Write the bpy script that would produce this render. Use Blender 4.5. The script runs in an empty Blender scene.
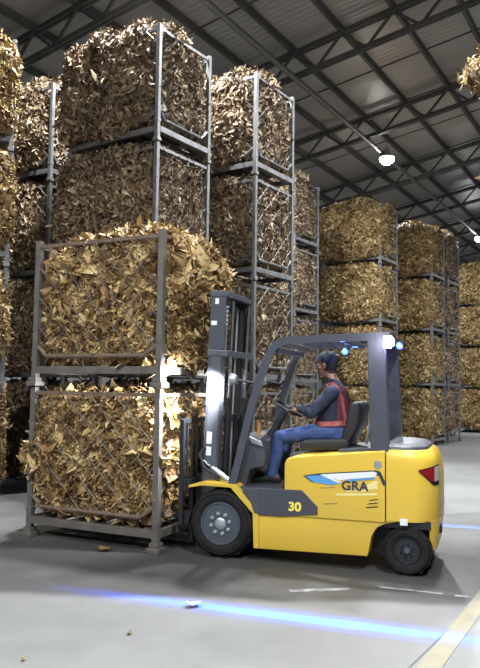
import bpy, bmesh, math, random
import numpy as np
from mathutils import Vector, Matrix

random.seed(5)
S = bpy.context.scene
COL = S.collection
PI = math.pi
R = math.radians

# ------------------------------------------------------------------ camera, world, exposure, lamps
EYE = 1.68
cam = bpy.data.cameras.new('camera')
cam.sensor_fit = 'VERTICAL'
cam.sensor_height = 24.0
cam.lens = 700.0 * 24.0 / 668.0
cam.clip_end = 300
camo = bpy.data.objects.new('camera', cam)
COL.objects.link(camo)
camo.matrix_world = (Matrix.Translation((0, 0, EYE)) @ Matrix.Rotation(PI / 2 + math.atan(53 / 700.0), 4, 'X')
                     @ Matrix.Rotation(R(0.8), 4, 'Z'))
S.camera = camo

w = bpy.data.worlds.new('world')
S.world = w
w.use_nodes = True
w.node_tree.nodes['Background'].inputs[0].default_value = (0.75, 0.85, 1.0, 1)
w.node_tree.nodes['Background'].inputs[1].default_value = 0.15

S.view_settings.view_transform = 'Standard'
S.view_settings.look = 'None'
S.view_settings.gamma = 1.0
S.view_settings.use_curve_mapping = False
S.view_settings.exposure = 0.92

# building axes: P runs along the rows, Q runs across them towards the ridge
TH = R(31.0)
PX = Vector((math.sin(TH), math.cos(TH), 0))
QX = Vector((math.cos(TH), -math.sin(TH), 0))


def pq(p, q, z=0.0):
    v = PX * p + QX * q
    return Vector((v.x, v.y, z))


# high bay lamps: (p, q, power)
HB_Z = 9.80
HIGH_BAYS = [(22.4, -7.75, 2600), (36.6, -7.75, 1500), (50.8, -7.75, 1500), (7.2, -6.45, 2600), (10.2, -7.75, 1300), (-5.5, -7.75, 1900),
             (10.0, -2.5, 1700), (15.0, 2.0, 2700), (1.0, 2.0, 2300), (29.5, 2.0, 2600), (44.0, 2.0, 1700), (-6.5, 0.5, 1700)]  # first lamp on this line is unseen, added to brighten the far stacks


def light(name, kind, loc, energy, color=(1, 1, 1), parent=None, aim=None, **kw):
    d = bpy.data.lights.new(name, kind)
    d.energy = energy
    d.color = color
    for k, v in kw.items():
        setattr(d, k, v)
    o = bpy.data.objects.new(name, d)
    COL.objects.link(o)
    o.location = loc
    if parent:
        o.parent = parent
    if aim is not None:
        o.rotation_euler = (Vector(aim) - Vector(loc)).to_track_quat('-Z', 'Y').to_euler()
    return o


for i, (p, q, e) in enumerate(HIGH_BAYS):
    l = pq(p, q, HB_Z - 0.60)
    light('high_bay_light', 'SPOT', l, e, (0.93, 0.97, 1.0), aim=l + Vector((0, 0, -1)), spot_size=R(165), spot_blend=0.5,
          shadow_soft_size=0.22)

# ------------------------------------------------------------------ materials


def mat(name, color, rough=0.5, metal=0.0, emit=None, strength=0.0, noise=None, bump=None, spec=0.5):
    """noise=(scale, second colour, lo, hi); bump=(scale, strength, distance)"""
    m = bpy.data.materials.new(name)
    m.use_nodes = True
    nt = m.node_tree
    b = nt.nodes['Principled BSDF']
    b.inputs['Base Color'].default_value = (*color, 1)
    b.inputs['Roughness'].default_value = rough
    b.inputs['Metallic'].default_value = metal
    b.inputs['Specular IOR Level'].default_value = spec
    if emit:
        b.inputs['Emission Color'].default_value = (*emit, 1)
        b.inputs['Emission Strength'].default_value = strength
    tc = nt.nodes.new('ShaderNodeTexCoord')
    if noise:
        n = nt.nodes.new('ShaderNodeTexNoise')
        n.inputs['Scale'].default_value = noise[0]
        n.inputs['Detail'].default_value = 5
        nt.links.new(tc.outputs['Object'], n.inputs['Vector'])
        r = nt.nodes.new('ShaderNodeValToRGB')
        r.color_ramp.elements[0].position = noise[2] if len(noise) > 2 else 0.35
        r.color_ramp.elements[1].position = noise[3] if len(noise) > 3 else 0.7
        r.color_ramp.elements[0].color = (*color, 1)
        r.color_ramp.elements[1].color = (*noise[1], 1)
        nt.links.new(n.outputs['Fac'], r.inputs['Fac'])
        nt.links.new(r.outputs['Color'], b.inputs['Base Color'])
    if bump:
        n2 = nt.nodes.new('ShaderNodeTexNoise')
        n2.inputs['Scale'].default_value = bump[0]
        nt.links.new(tc.outputs['Object'], n2.inputs['Vector'])
        bp = nt.nodes.new('ShaderNodeBump')
        bp.inputs['Strength'].default_value = bump[1]
        bp.inputs['Distance'].default_value = bump[2]
        nt.links.new(n2.outputs['Fac'], bp.inputs['Height'])
        nt.links.new(bp.outputs['Normal'], b.inputs['Normal'])
    return m


def leaf_mat(name, stops):
    m = bpy.data.materials.new(name)
    m.use_nodes = True
    nt = m.node_tree
    b = nt.nodes['Principled BSDF']
    g = nt.nodes.new('ShaderNodeNewGeometry')
    r = nt.nodes.new('ShaderNodeValToRGB')
    el = r.color_ramp.elements
    el[0].position, el[0].color = stops[0][0], (*stops[0][1], 1)
    el[1].position, el[1].color = stops[-1][0], (*stops[-1][1], 1)
    for p, c in stops[1:-1]:
        e = el.new(p)
        e.color = (*c, 1)
    # broad patches in the cured leaf plus a value of its own for each leaf
    tc = nt.nodes.new('ShaderNodeTexCoord')
    n = nt.nodes.new('ShaderNodeTexNoise')
    n.inputs['Scale'].default_value = 3.2
    n.inputs['Detail'].default_value = 3
    nt.links.new(tc.outputs['Object'], n.inputs['Vector'])
    ma = nt.nodes.new('ShaderNodeMath')
    ma.operation = 'MULTIPLY_ADD'
    ma.inputs[1].default_value = 0.62
    ma2 = nt.nodes.new('ShaderNodeMath')
    ma2.operation = 'MULTIPLY_ADD'
    ma2.inputs[1].default_value = 1.1
    ma2.inputs[2].default_value = -0.36
    nt.links.new(n.outputs['Fac'], ma2.inputs[0])
    nt.links.new(g.outputs['Random Per Island'], ma.inputs[0])
    nt.links.new(ma2.outputs[0], ma.inputs[2])
    nt.links.new(ma.outputs[0], r.inputs['Fac'])
    nt.links.new(r.outputs['Color'], b.inputs['Base Color'])
    b.inputs['Roughness'].default_value = 0.55
    b.inputs['Specular IOR Level'].default_value = 0.35
    return m


M = {}
M['leaf_gold'] = leaf_mat('leaf_gold', [(0.0, (0.06, 0.03, 0.014)), (0.25, (0.19, 0.105, 0.042)), (0.55, (0.43, 0.285, 0.12)),
                                        (0.8, (0.60, 0.45, 0.21)), (1.0, (0.82, 0.71, 0.46))])
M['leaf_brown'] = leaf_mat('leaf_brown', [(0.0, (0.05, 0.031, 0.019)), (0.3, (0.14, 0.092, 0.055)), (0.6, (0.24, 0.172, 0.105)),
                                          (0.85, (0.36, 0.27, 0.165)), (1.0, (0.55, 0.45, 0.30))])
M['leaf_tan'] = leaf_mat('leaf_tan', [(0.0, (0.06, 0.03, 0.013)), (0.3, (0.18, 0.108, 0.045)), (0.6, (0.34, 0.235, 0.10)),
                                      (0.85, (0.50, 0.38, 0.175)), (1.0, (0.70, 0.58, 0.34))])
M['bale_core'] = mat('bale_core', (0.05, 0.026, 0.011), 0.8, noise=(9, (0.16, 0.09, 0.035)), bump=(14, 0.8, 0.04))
M['cage_grey'] = mat('cage_grey', (0.115, 0.105, 0.095), 0.5, 0.25, noise=(6, (0.17, 0.15, 0.13)))
M['cage_rust'] = mat('cage_rust', (0.13, 0.085, 0.06), 0.6, 0.1, noise=(8, (0.19, 0.135, 0.095)))
M['cage_steel'] = mat('cage_steel', (0.17, 0.17, 0.172), 0.45, 0.3, noise=(5, (0.10, 0.097, 0.095)))
M['wire'] = mat('wire', (0.13, 0.115, 0.10), 0.5, 0.4)
M['roof_steel'] = mat('roof_steel', (0.055, 0.052, 0.05), 0.6, 0.1, noise=(2, (0.085, 0.08, 0.075)))
M['pipe'] = mat('pipe', (0.17, 0.165, 0.155), 0.45, 0.4)
M['yellow'] = mat('yellow', (0.69, 0.46, 0.05), 0.32, noise=(1.5, (0.65, 0.435, 0.055)))
M['grey_plastic'] = mat('grey_plastic', (0.055, 0.06, 0.07), 0.45, bump=(90, 0.15, 0.002))
M['guard'] = mat('guard', (0.075, 0.08, 0.10), 0.35, 0.2)
M['black'] = mat('black', (0.012, 0.012, 0.014), 0.5)
M['tyre'] = mat('tyre', (0.007, 0.007, 0.008), 0.75, noise=(7, (0.018, 0.017, 0.016)), spec=0.3)
M['rim'] = mat('rim', (0.085, 0.097, 0.115), 0.35, 0.3)
M['rim_dark'] = mat('rim_dark', (0.022, 0.024, 0.028), 0.4, 0.2)
M['hub'] = mat('hub', (0.42, 0.44, 0.48), 0.35, 0.5)
M['mast'] = mat('mast', (0.10, 0.11, 0.135), 0.3, 0.35, noise=(4, (0.13, 0.14, 0.165)))
M['mast_dark'] = mat('mast_dark', (0.025, 0.027, 0.033), 0.4, 0.4)
M['chrome'] = mat('chrome', (0.6, 0.62, 0.66), 0.15, 1.0)
M['white'] = mat('white', (0.78, 0.79, 0.78), 0.5)
M['pale_yellow'] = mat('pale_yellow', (0.78, 0.68, 0.30), 0.5)
M['ink'] = mat('ink', (0.02, 0.035, 0.06), 0.5)
M['sky_blue'] = mat('sky_blue', (0.10, 0.33, 0.62), 0.4)
M['number_yellow'] = mat('number_yellow', (0.90, 0.74, 0.10), 0.5)
M['red_lens'] = mat('red_lens', (0.45, 0.015, 0.02), 0.2)
M['clear_lens'] = mat('clear_lens', (0.65, 0.62, 0.62), 0.2)
M['orange'] = mat('orange', (0.40, 0.17, 0.03), 0.5)
M['seat_vinyl'] = mat('seat_vinyl', (0.018, 0.019, 0.022), 0.45, bump=(30, 0.2, 0.005))
M['navy'] = mat('navy', (0.010, 0.015, 0.034), 0.8, noise=(14, (0.018, 0.026, 0.055)), bump=(16, 0.6, 0.02))
M['jeans'] = mat('jeans', (0.028, 0.055, 0.17), 0.8, noise=(14, (0.045, 0.085, 0.23)), bump=(16, 0.6, 0.02))
M['skin'] = mat('skin', (0.30, 0.155, 0.10), 0.5)
M['cap'] = mat('cap', (0.012, 0.016, 0.035), 0.8)
M['hair'] = mat('hair', (0.012, 0.009, 0.008), 0.7)
M['harness'] = mat('harness', (0.62, 0.12, 0.12), 0.6, noise=(20, (0.72, 0.30, 0.28)))
M['vest'] = mat('vest', (0.10, 0.022, 0.035), 0.75)
M['shoe'] = mat('shoe', (0.012, 0.012, 0.012), 0.5)
M['lamp_white'] = mat('lamp_white', (1, 1, 1), 0.4, emit=(0.93, 0.97, 1.0), strength=30)
M['lamp_work'] = mat('lamp_work', (1, 1, 1), 0.4, emit=(0.95, 0.93, 1.0), strength=14)
M['lamp_head'] = mat('lamp_head', (1, 1, 1), 0.4, emit=(0.93, 0.96, 1.0), strength=9)
M['lamp_blue'] = mat('lamp_blue', (0.1, 0.2, 1), 0.4, emit=(0.03, 0.12, 1.0), strength=2.5)
M['lamp_blue_core'] = mat('lamp_blue_core', (0.6, 0.8, 1), 0.4, emit=(0.3, 0.6, 1.0), strength=3)
M['alloy'] = mat('alloy', (0.42, 0.43, 0.45), 0.4, 0.7)
M['pale_leaf'] = mat('pale_leaf', (0.62, 0.50, 0.40), 0.6)
M['floor_paint'] = mat('floor_paint', (0.25, 0.228, 0.15), 0.6, noise=(5, (0.18, 0.172, 0.145), 0.45, 0.75))
M['floor_white'] = mat('floor_white', (0.27, 0.27, 0.265), 0.6, noise=(9, (0.12, 0.12, 0.12), 0.42, 0.62))
M['joint'] = mat('joint', (0.10, 0.10, 0.10), 0.8)
M['wall_sheet'] = mat('wall_sheet', (0.22, 0.225, 0.23), 0.6, noise=(0.7, (0.28, 0.28, 0.28)))


def floor_mat():
    m = bpy.data.materials.new('concrete')
    m.use_nodes = True
    nt = m.node_tree
    L = nt.links.new
    b = nt.nodes['Principled BSDF']
    b.inputs['Specular IOR Level'].default_value = 0.4
    tc = nt.nodes.new('ShaderNodeTexCoord')
    n = nt.nodes.new('ShaderNodeTexNoise')
    n.inputs['Scale'].default_value = 0.9
    n.inputs['Detail'].default_value = 8
    n.inputs['Roughness'].default_value = 0.62
    L(tc.outputs['Object'], n.inputs['Vector'])
    r = nt.nodes.new('ShaderNodeValToRGB')
    r.color_ramp.elements[0].position = 0.3
    r.color_ramp.elements[0].color = (0.158, 0.157, 0.153, 1)
    r.color_ramp.elements[1].position = 0.72
    r.color_ramp.elements[1].color = (0.215, 0.213, 0.208, 1)
    L(n.outputs['Fac'], r.inputs['Fac'])
    # a broad band across the floor, multiplied darker, with ragged edges
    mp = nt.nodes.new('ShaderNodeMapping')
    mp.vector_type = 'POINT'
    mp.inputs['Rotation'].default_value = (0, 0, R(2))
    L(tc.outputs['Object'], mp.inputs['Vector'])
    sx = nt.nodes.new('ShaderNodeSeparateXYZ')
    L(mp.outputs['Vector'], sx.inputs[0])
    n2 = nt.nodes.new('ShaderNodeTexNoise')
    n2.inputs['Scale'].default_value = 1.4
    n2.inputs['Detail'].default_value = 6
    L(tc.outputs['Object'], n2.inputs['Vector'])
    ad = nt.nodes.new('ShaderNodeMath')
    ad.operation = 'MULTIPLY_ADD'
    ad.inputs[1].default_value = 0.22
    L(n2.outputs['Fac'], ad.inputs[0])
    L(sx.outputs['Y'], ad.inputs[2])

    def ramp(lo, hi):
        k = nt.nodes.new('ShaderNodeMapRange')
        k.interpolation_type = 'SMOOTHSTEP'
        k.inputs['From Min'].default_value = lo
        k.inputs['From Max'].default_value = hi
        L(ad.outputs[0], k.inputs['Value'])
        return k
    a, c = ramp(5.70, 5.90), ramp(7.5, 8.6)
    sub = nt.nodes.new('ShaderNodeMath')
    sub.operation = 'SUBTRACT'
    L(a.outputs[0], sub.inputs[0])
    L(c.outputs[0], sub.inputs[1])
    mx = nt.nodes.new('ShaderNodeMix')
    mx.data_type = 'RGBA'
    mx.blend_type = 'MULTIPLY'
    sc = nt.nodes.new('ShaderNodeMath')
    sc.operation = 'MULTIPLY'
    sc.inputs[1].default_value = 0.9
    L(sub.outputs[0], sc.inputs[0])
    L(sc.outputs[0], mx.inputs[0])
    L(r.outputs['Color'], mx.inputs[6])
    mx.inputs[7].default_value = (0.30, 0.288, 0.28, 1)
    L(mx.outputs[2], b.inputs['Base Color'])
    n3 = nt.nodes.new('ShaderNodeTexNoise')
    n3.inputs['Scale'].default_value = 4
    n3.inputs['Detail'].default_value = 6
    L(tc.outputs['Object'], n3.inputs['Vector'])
    rr = nt.nodes.new('ShaderNodeMapRange')
    rr.inputs['To Min'].default_value = 0.38
    rr.inputs['To Max'].default_value = 0.62
    L(n3.outputs['Fac'], rr.inputs['Value'])
    L(rr.outputs[0], b.inputs['Roughness'])
    bp = nt.nodes.new('ShaderNodeBump')
    bp.inputs['Strength'].default_value = 0.12
    bp.inputs['Distance'].default_value = 0.01
    L(n3.outputs['Fac'], bp.inputs['Height'])
    L(bp.outputs['Normal'], b.inputs['Normal'])
    return m


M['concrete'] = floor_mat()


def roof_mat():
    m = bpy.data.materials.new('roof_sheet')
    m.use_nodes = True
    nt = m.node_tree
    L = nt.links.new
    b = nt.nodes['Principled BSDF']
    b.inputs['Roughness'].default_value = 0.42
    b.inputs['Metallic'].default_value = 0.35
    tc = nt.nodes.new('ShaderNodeTexCoord')
    n = nt.nodes.new('ShaderNodeTexNoise')
    n.inputs['Scale'].default_value = 0.35
    n.inputs['Detail'].default_value = 6
    L(tc.outputs['Object'], n.inputs['Vector'])
    r = nt.nodes.new('ShaderNodeValToRGB')
    r.color_ramp.elements[0].position = 0.35
    r.color_ramp.elements[0].color = (0.30, 0.285, 0.262, 1)
    r.color_ramp.elements[1].position = 0.7
    r.color_ramp.elements[1].color = (0.40, 0.375, 0.345, 1)
    L(n.outputs['Fac'], r.inputs['Fac'])
    L(r.outputs['Color'], b.inputs['Base Color'])
    wv = nt.nodes.new('ShaderNodeTexWave')
    wv.wave_type = 'BANDS'
    wv.bands_direction = 'Y'
    wv.inputs['Scale'].default_value = 1.6
    wv.inputs['Distortion'].default_value = 0.0
    L(tc.outputs['Object'], wv.inputs['Vector'])
    bp = nt.nodes.new('ShaderNodeBump')
    bp.inputs['Strength'].default_value = 0.25
    bp.inputs['Distance'].default_value = 0.03
    L(wv.outputs['Fac'], bp.inputs['Height'])
    L(bp.outputs['Normal'], b.inputs['Normal'])
    return m


M['roof_sheet'] = roof_mat()

# ------------------------------------------------------------------ mesh helpers


class MB:
    """collects shapes and links them as one mesh object"""

    def __init__(self):
        self.b = bmesh.new()

    def _new(self, f0):
        return [f for f in self.b.faces if f.index == -1 or f not in f0]

    def box(self, x0, y0, z0, x1, y1, z1, bevel=0.0, mi=0):
        t = bmesh.new()
        bmesh.ops.create_cube(t, size=1.0)
        for v in t.verts:
            v.co = Vector(((x0 + x1) / 2 + v.co.x * (x1 - x0), (y0 + y1) / 2 + v.co.y * (y1 - y0), (z0 + z1) / 2 + v.co.z * (z1 - z0)))
        if bevel:
            bmesh.ops.bevel(t, geom=t.edges[:], offset=bevel, segments=2, affect='EDGES', profile=0.6)
        self.merge(t, mi)
        return self

    def merge(self, t, mi=0, mtx=None):
        t.normal_update()
        for f in t.faces:
            f.material_index = mi
        if mtx is not None:
            bmesh.ops.transform(t, matrix=mtx, verts=t.verts[:])
        me = bpy.data.meshes.new('tmp')
        t.to_mesh(me)
        t.free()
        self.b.from_mesh(me)
        bpy.data.meshes.remove(me)
        return self

    def prism(self, poly, y0, y1, bevel=0.0, mi=0, axis='y', seg=2):
        """polygon in (x, z) extruded along y (axis 'y'), or polygon in (x, y) extruded along z (axis 'z')"""
        t = bmesh.new()
        if axis == 'y':
            vs = [t.verts.new((x, y0, z)) for x, z in poly]
            d = Vector((0, y1 - y0, 0))
        else:
            vs = [t.verts.new((x, y, y0)) for x, y in poly]
            d = Vector((0, 0, y1 - y0))
        f = t.faces.new(vs)
        r = bmesh.ops.extrude_face_region(t, geom=[f])
        bmesh.ops.translate(t, vec=d, verts=[v for v in r['geom'] if isinstance(v, bmesh.types.BMVert)])
        bmesh.ops.recalc_face_normals(t, faces=t.faces[:])
        if bevel:
            bmesh.ops.bevel(t, geom=t.edges[:], offset=bevel, segments=seg, affect='EDGES', profile=0.6, clamp_overlap=True)
        self.merge(t, mi)
        return self

    def tube(self, pts, r, n=8, mi=0, caps=True, square=None):
        """round (or square when square=(half width, half height)) bar along a path; r may be a list"""
        pts = [Vector(p) for p in pts]
        t = bmesh.new()
        rings = []
        k = len(pts)
        prev = None
        for i, p in enumerate(pts):
            if i == 0:
                d = pts[1] - pts[0]
            elif i == k - 1:
                d = pts[-1] - pts[-2]
            else:
                d = (pts[i] - pts[i - 1]).normalized() + (pts[i + 1] - pts[i]).normalized()
            d.normalize()
            if prev is None:
                up = Vector((0, 0, 1)) if abs(d.z) < 0.9 else Vector((0, 1, 0))
                a = d.cross(up).normalized()
            else:
                a = (prev - d * prev.dot(d)).normalized()
            prev = a
            b = d.cross(a).normalized()
            ri = r[i] if isinstance(r, (list, tuple)) else r
            sc = 1.0
            if 0 < i < k - 1:
                c = (pts[i] - pts[i - 1]).normalized().dot((pts[i + 1] - pts[i]).normalized())
                sc = min(1.35, 1.0 / max(0.6, math.sqrt(max(0.0, (1 + c) / 2))))
            ring = []
            if square:
                for u, v in ((-1, -1), (1, -1), (1, 1), (-1, 1)):
                    ring.append(t.verts.new(p + a * u * square[0] * sc + b * v * square[1] * sc))
            else:
                for j in range(n):
                    an = 2 * PI * j / n
                    ring.append(t.verts.new(p + a * math.cos(an) * ri * sc + b * math.sin(an) * ri * sc))
            rings.append(ring)
        for i in range(k - 1):
            for j in range(len(rings[0])):
                j2 = (j + 1) % len(rings[0])
                t.faces.new((rings[i][j], rings[i][j2], rings[i + 1][j2], rings[i + 1][j]))
        if caps:
            t.faces.new(list(reversed(rings[0])))
            t.faces.new(rings[-1])
        bmesh.ops.recalc_face_normals(t, faces=t.faces[:])
        self.merge(t, mi)
        return self

    def lathe(self, prof, center=(0, 0, 0), axis='y', n=40, mi=0, cap=True):
        """profile (radius, along) turned about an axis through center"""
        t = bmesh.new()
        rings = []
        for (r, a) in prof:
            ring = []
            for j in range(n):
                an = 2 * PI * j / n
                c, s = math.cos(an) * r, math.sin(an) * r
                co = {'y': (c, a, s), 'z': (c, s, a), 'x': (a, c, s)}[axis]
                ring.append(t.verts.new(Vector(co) + Vector(center)))
            rings.append(ring)
        for i in range(len(prof) - 1):
            for j in range(n):
                j2 = (j + 1) % n
                t.faces.new((rings[i][j], rings[i][j2], rings[i + 1][j2], rings[i + 1][j]))
        if cap and prof[0][0] > 1e-4:
            t.faces.new(rings[0])
        if cap and prof[-1][0] > 1e-4:
            t.faces.new(list(reversed(rings[-1])))
        bmesh.ops.remove_doubles(t, verts=t.verts[:], dist=1e-5)
        bmesh.ops.recalc_face_normals(t, faces=t.faces[:])
        self.merge(t, mi)
        return self

    def sphere(self, c, r, sx=1, sy=1, sz=1, mi=0, u=16, v=10, rot=None):
        t = bmesh.new()
        bmesh.ops.create_uvsphere(t, u_segments=u, v_segments=v, radius=r)
        m = Matrix.Diagonal((sx, sy, sz, 1))
        if rot is not None:
            m = rot.to_4x4() @ m
        self.merge(t, mi, Matrix.Translation(c) @ m)
        return self

    def build(self, name, mats, parent=None, smooth=False):
        me = bpy.data.meshes.new(name)
        self.b.to_mesh(me)
        self.b.free()
        o = bpy.data.objects.new(name, me)
        COL.objects.link(o)
        for m in (mats if isinstance(mats, (list, tuple)) else [mats]):
            me.materials.append(M[m] if isinstance(m, str) else m)
        if smooth:
            sm(me)
        if parent:
            o.parent = parent
        return o


def sm(me, angle=40):
    me.polygons.foreach_set('use_smooth', [True] * len(me.polygons))
    try:
        me.set_sharp_from_angle(angle=R(angle))
    except Exception:
        pass


def thing(name, label, cat, loc=(0, 0, 0), rz=0.0, group=None):
    o = bpy.data.objects.new(name, None)
    COL.objects.link(o)
    o.empty_display_size = 0.1
    o.location = loc
    o.rotation_euler = (0, 0, rz)
    return tag(o, label, cat, group)


def tag(o, label, cat, group=None):
    o['label'] = label
    o['category'] = cat
    if group:
        o['group'] = group
    return o


def struct(o):
    o['kind'] = 'structure'
    return o


def dup(root, label, group=None, loc=None, rz=None):
    c = root.copy()
    COL.objects.link(c)
    c['label'] = label
    if group:
        c['group'] = group
    if loc is not None:
        c.location = loc
    if rz is not None:
        c.rotation_euler = (0, 0, rz)
    for ch in root.children:
        d = ch.copy()
        COL.objects.link(d)
        d.parent = c
        for g in ch.children:
            e = g.copy()
            COL.objects.link(e)
            e.parent = d
    return c


# ------------------------------------------------------------------ building shell
PMIN, PMAX, QMIN, QMAX = -13.0, 64.0, -21.0, 16.0


def roof_z(q):
    return 10.65 + 0.166 * (q + 7.9)


def quad_obj(name, pts, m, thick=0.0):
    me = bpy.data.meshes.new(name)
    me.from_pydata([tuple(p) for p in pts], [], [(0, 1, 2, 3)])
    me.materials.append(M[m])
    o = bpy.data.objects.new(name, me)
    COL.objects.link(o)
    return struct(o)


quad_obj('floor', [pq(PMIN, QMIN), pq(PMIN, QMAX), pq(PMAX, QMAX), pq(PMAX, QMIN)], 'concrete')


def building_box(name, p0, p1, q0, q1, z0, z1, m):
    """box in building axes with its own local frame aligned to P (local y) and Q (local x)"""
    b = MB().box(q0, p0, z0, q1, p1, z1)
    o = b.build(name, m)
    o.rotation_euler = (0, 0, -TH)
    return struct(o)


rp = MB()
rp.prism([(QMIN, roof_z(QMIN)), (QMAX, roof_z(QMAX)), (QMAX, roof_z(QMAX) + 0.05), (QMIN, roof_z(QMIN) + 0.05)], PMIN, PMAX)
o = struct(rp.build('ceiling', 'roof_sheet'))
o.rotation_euler = (0, 0, -TH)
building_box('wall_left', PMIN, PMAX, QMIN - 0.2, QMIN, 0, roof_z(QMIN), 'wall_sheet')
building_box('wall_right', PMIN, PMAX, QMAX, QMAX + 0.2, 0, roof_z(QMAX), 'wall_sheet')
building_box('wall_back', PMAX, PMAX + 0.2, QMIN, QMAX, 0, roof_z(QMAX), 'wall_sheet')
building_box('wall_front', PMIN - 0.2, PMIN, QMIN, QMAX, 0, roof_z(QMAX), 'wall_sheet')

# purlins along the building, under the sheets
q = QMIN + 0.7
while q < QMAX:
    o = struct(MB().box(q - 0.045, PMIN, roof_z(q) - 0.19, q + 0.045, PMAX, roof_z(q) - 0.005).build('roof_purlin', 'roof_steel'))
    o.rotation_euler = (0, 0, -TH)
    q += 1.36
# thin sheet laps half way between the trusses
p = 3.35
while p < PMAX:
    b = MB()
    b.tube([(QMIN, p, roof_z(QMIN) - 0.012), (QMAX, p, roof_z(QMAX) - 0.012)], 0.02, square=(0.018, 0.012))
    o = struct(b.build('roof_sheet_lap', 'roof_steel'))
    o.rotation_euler = (0, 0, -TH)
    p += 2.55
# roof trusses across the building
TRUSS_P0, TRUSS_DP = 15.9, 5.1
for k in range(-3, 10):
    p = TRUSS_P0 + k * TRUSS_DP
    b = MB()
    zt = lambda q: roof_z(q) - 0.235
    zb = lambda q: roof_z(q) - 0.86
    for dy in (-0.05, 0.05):
        b.tube([(QMIN, p + dy, zt(QMIN)), (QMAX, p + dy, zt(QMAX))], 0, square=(0.03, 0.055))
        b.tube([(QMIN, p + dy, zb(QMIN)), (QMAX, p + dy, zb(QMAX))], 0, square=(0.03, 0.055))
    q = QMIN + 0.7
    while q < QMAX - 1.4:
        b.tube([(q, p, zt(q)), (q + 0.68, p, zb(q + 0.68))], 0, square=(0.03, 0.03))
        b.tube([(q + 0.68, p, zb(q + 0.68)), (q + 1.36, p, zt(q + 1.36))], 0, square=(0.03, 0.03))
        q += 1.36
    o = struct(b.build('roof_truss', 'roof_steel'))
    o.rotation_euler = (0, 0, -TH)

# conduit pipe carrying the lamps
PIPE_Q, PIPE_Z = -7.9, 9.72
o = MB().tube([(PIPE_Q, PMIN + 0.05, PIPE_Z - 0.06), (PIPE_Q, PMAX - 0.05, PIPE_Z - 0.06)], 0.075, n=10).build('conduit_pipe', 'pipe', smooth=True)
o.rotation_euler = (0, 0, -TH)
tag(o, 'long grey pipe running under the roof trusses past the bright lamp', 'pipe')


def high_bay(label):
    t = thing('high_bay_lamp', label, 'lamp', group='high bay lamps under the roof')
    MB().lathe([(0.0, 0.02), (0.09, 0.02), (0.10, -0.16), (0.13, -0.2), (0.24, -0.27), (0.25, -0.31), (0.23, -0.31)], axis='z').build(
        'housing', 'alloy', t, smooth=True)
    MB().lathe([(0.0, -0.54), (0.12, -0.52), (0.21, -0.45), (0.245, -0.37), (0.235, -0.30)], axis='z').build('lens', 'lamp_white', t, smooth=True)
    MB().tube([(0, 0, 0.0), (0, 0, 0.10)], 0.012).build('hanger', 'roof_steel', t)
    return t


hb_labels = ['bright round high bay lamp hanging above the middle stacks', 'small distant high bay lamp at the right edge under the roof']
hb0 = None
for i, (p, q, e) in enumerate(HIGH_BAYS):
    lab = hb_labels[i] if i < 2 else 'high bay lamp of the warehouse roof outside the photo'
    if hb0 is None:
        hb0 = high_bay(lab)
        hb0.location = pq(p, q, HB_Z)
    else:
        dup(hb0, lab, loc=pq(p, q, HB_Z))

# ------------------------------------------------------------------ floor markings


def ground_strip(name, pts, width, m, label=None, z=0.004, cat='floor marking'):
    b = MB()
    a, c = Vector((*pts[0], 0)), Vector((*pts[1], 0))
    d = (c - a).normalized()
    nrm = Vector((-d.y, d.x, 0)) * width / 2
    b.prism([((a - nrm).x, (a - nrm).y), ((c - nrm).x, (c - nrm).y), ((c + nrm).x, (c + nrm).y), ((a + nrm).x, (a + nrm).y)], 0.0005, z, axis='z')
    o = b.build(name, m)
    struct(o)
    return o


ground_strip('floor_stripe', [(2.39, 6.5), (-0.15, 2.06)], 0.13, 'floor_paint')
ground_strip('floor_joint', [(1.78, 5.5), (-0.1, 2.6)], 0.012, 'joint', z=0.002)
ground_strip('floor_dash', [(1.22, 6.1), (1.71, 5.92)], 0.045, 'floor_white', z=0.003)
ground_strip('floor_dash', [(1.79, 5.88), (2.3, 5.70)], 0.045, 'floor_white', z=0.003)

ground_strip('floor_dash', [(0.44, 5.94), (0.95, 6.02)], 0.07, 'floor_white', z=0.003)

# ------------------------------------------------------------------ tobacco bales and stacking cages
CW, CD, CH = 1.72, 1.2, 1.66      # cage width, depth, stacking pitch
RNG = np.random.default_rng(11)


def lump(p, ph, amp=1.0, f=5.0):
    x, y, z = p[:, 0], p[:, 1], p[:, 2]
    return amp * (np.sin(f * x + 1.3 * np.sin(f * .8 * z + ph) + ph) * np.sin(f * .9 * y + 1.7 * ph + 1.1 * np.sin(f * .7 * x))
                  + np.sin(f * 1.15 * z + 2.1 * ph + 1.2 * np.sin(f * 0.75 * (x + y))) + 0.6 * np.sin(2.3 * f * (x + 0.7 * z) + ph) * np.sin(2.1 * f * (y - 0.4 * z) + 2 * ph)) / 2.6


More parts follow.
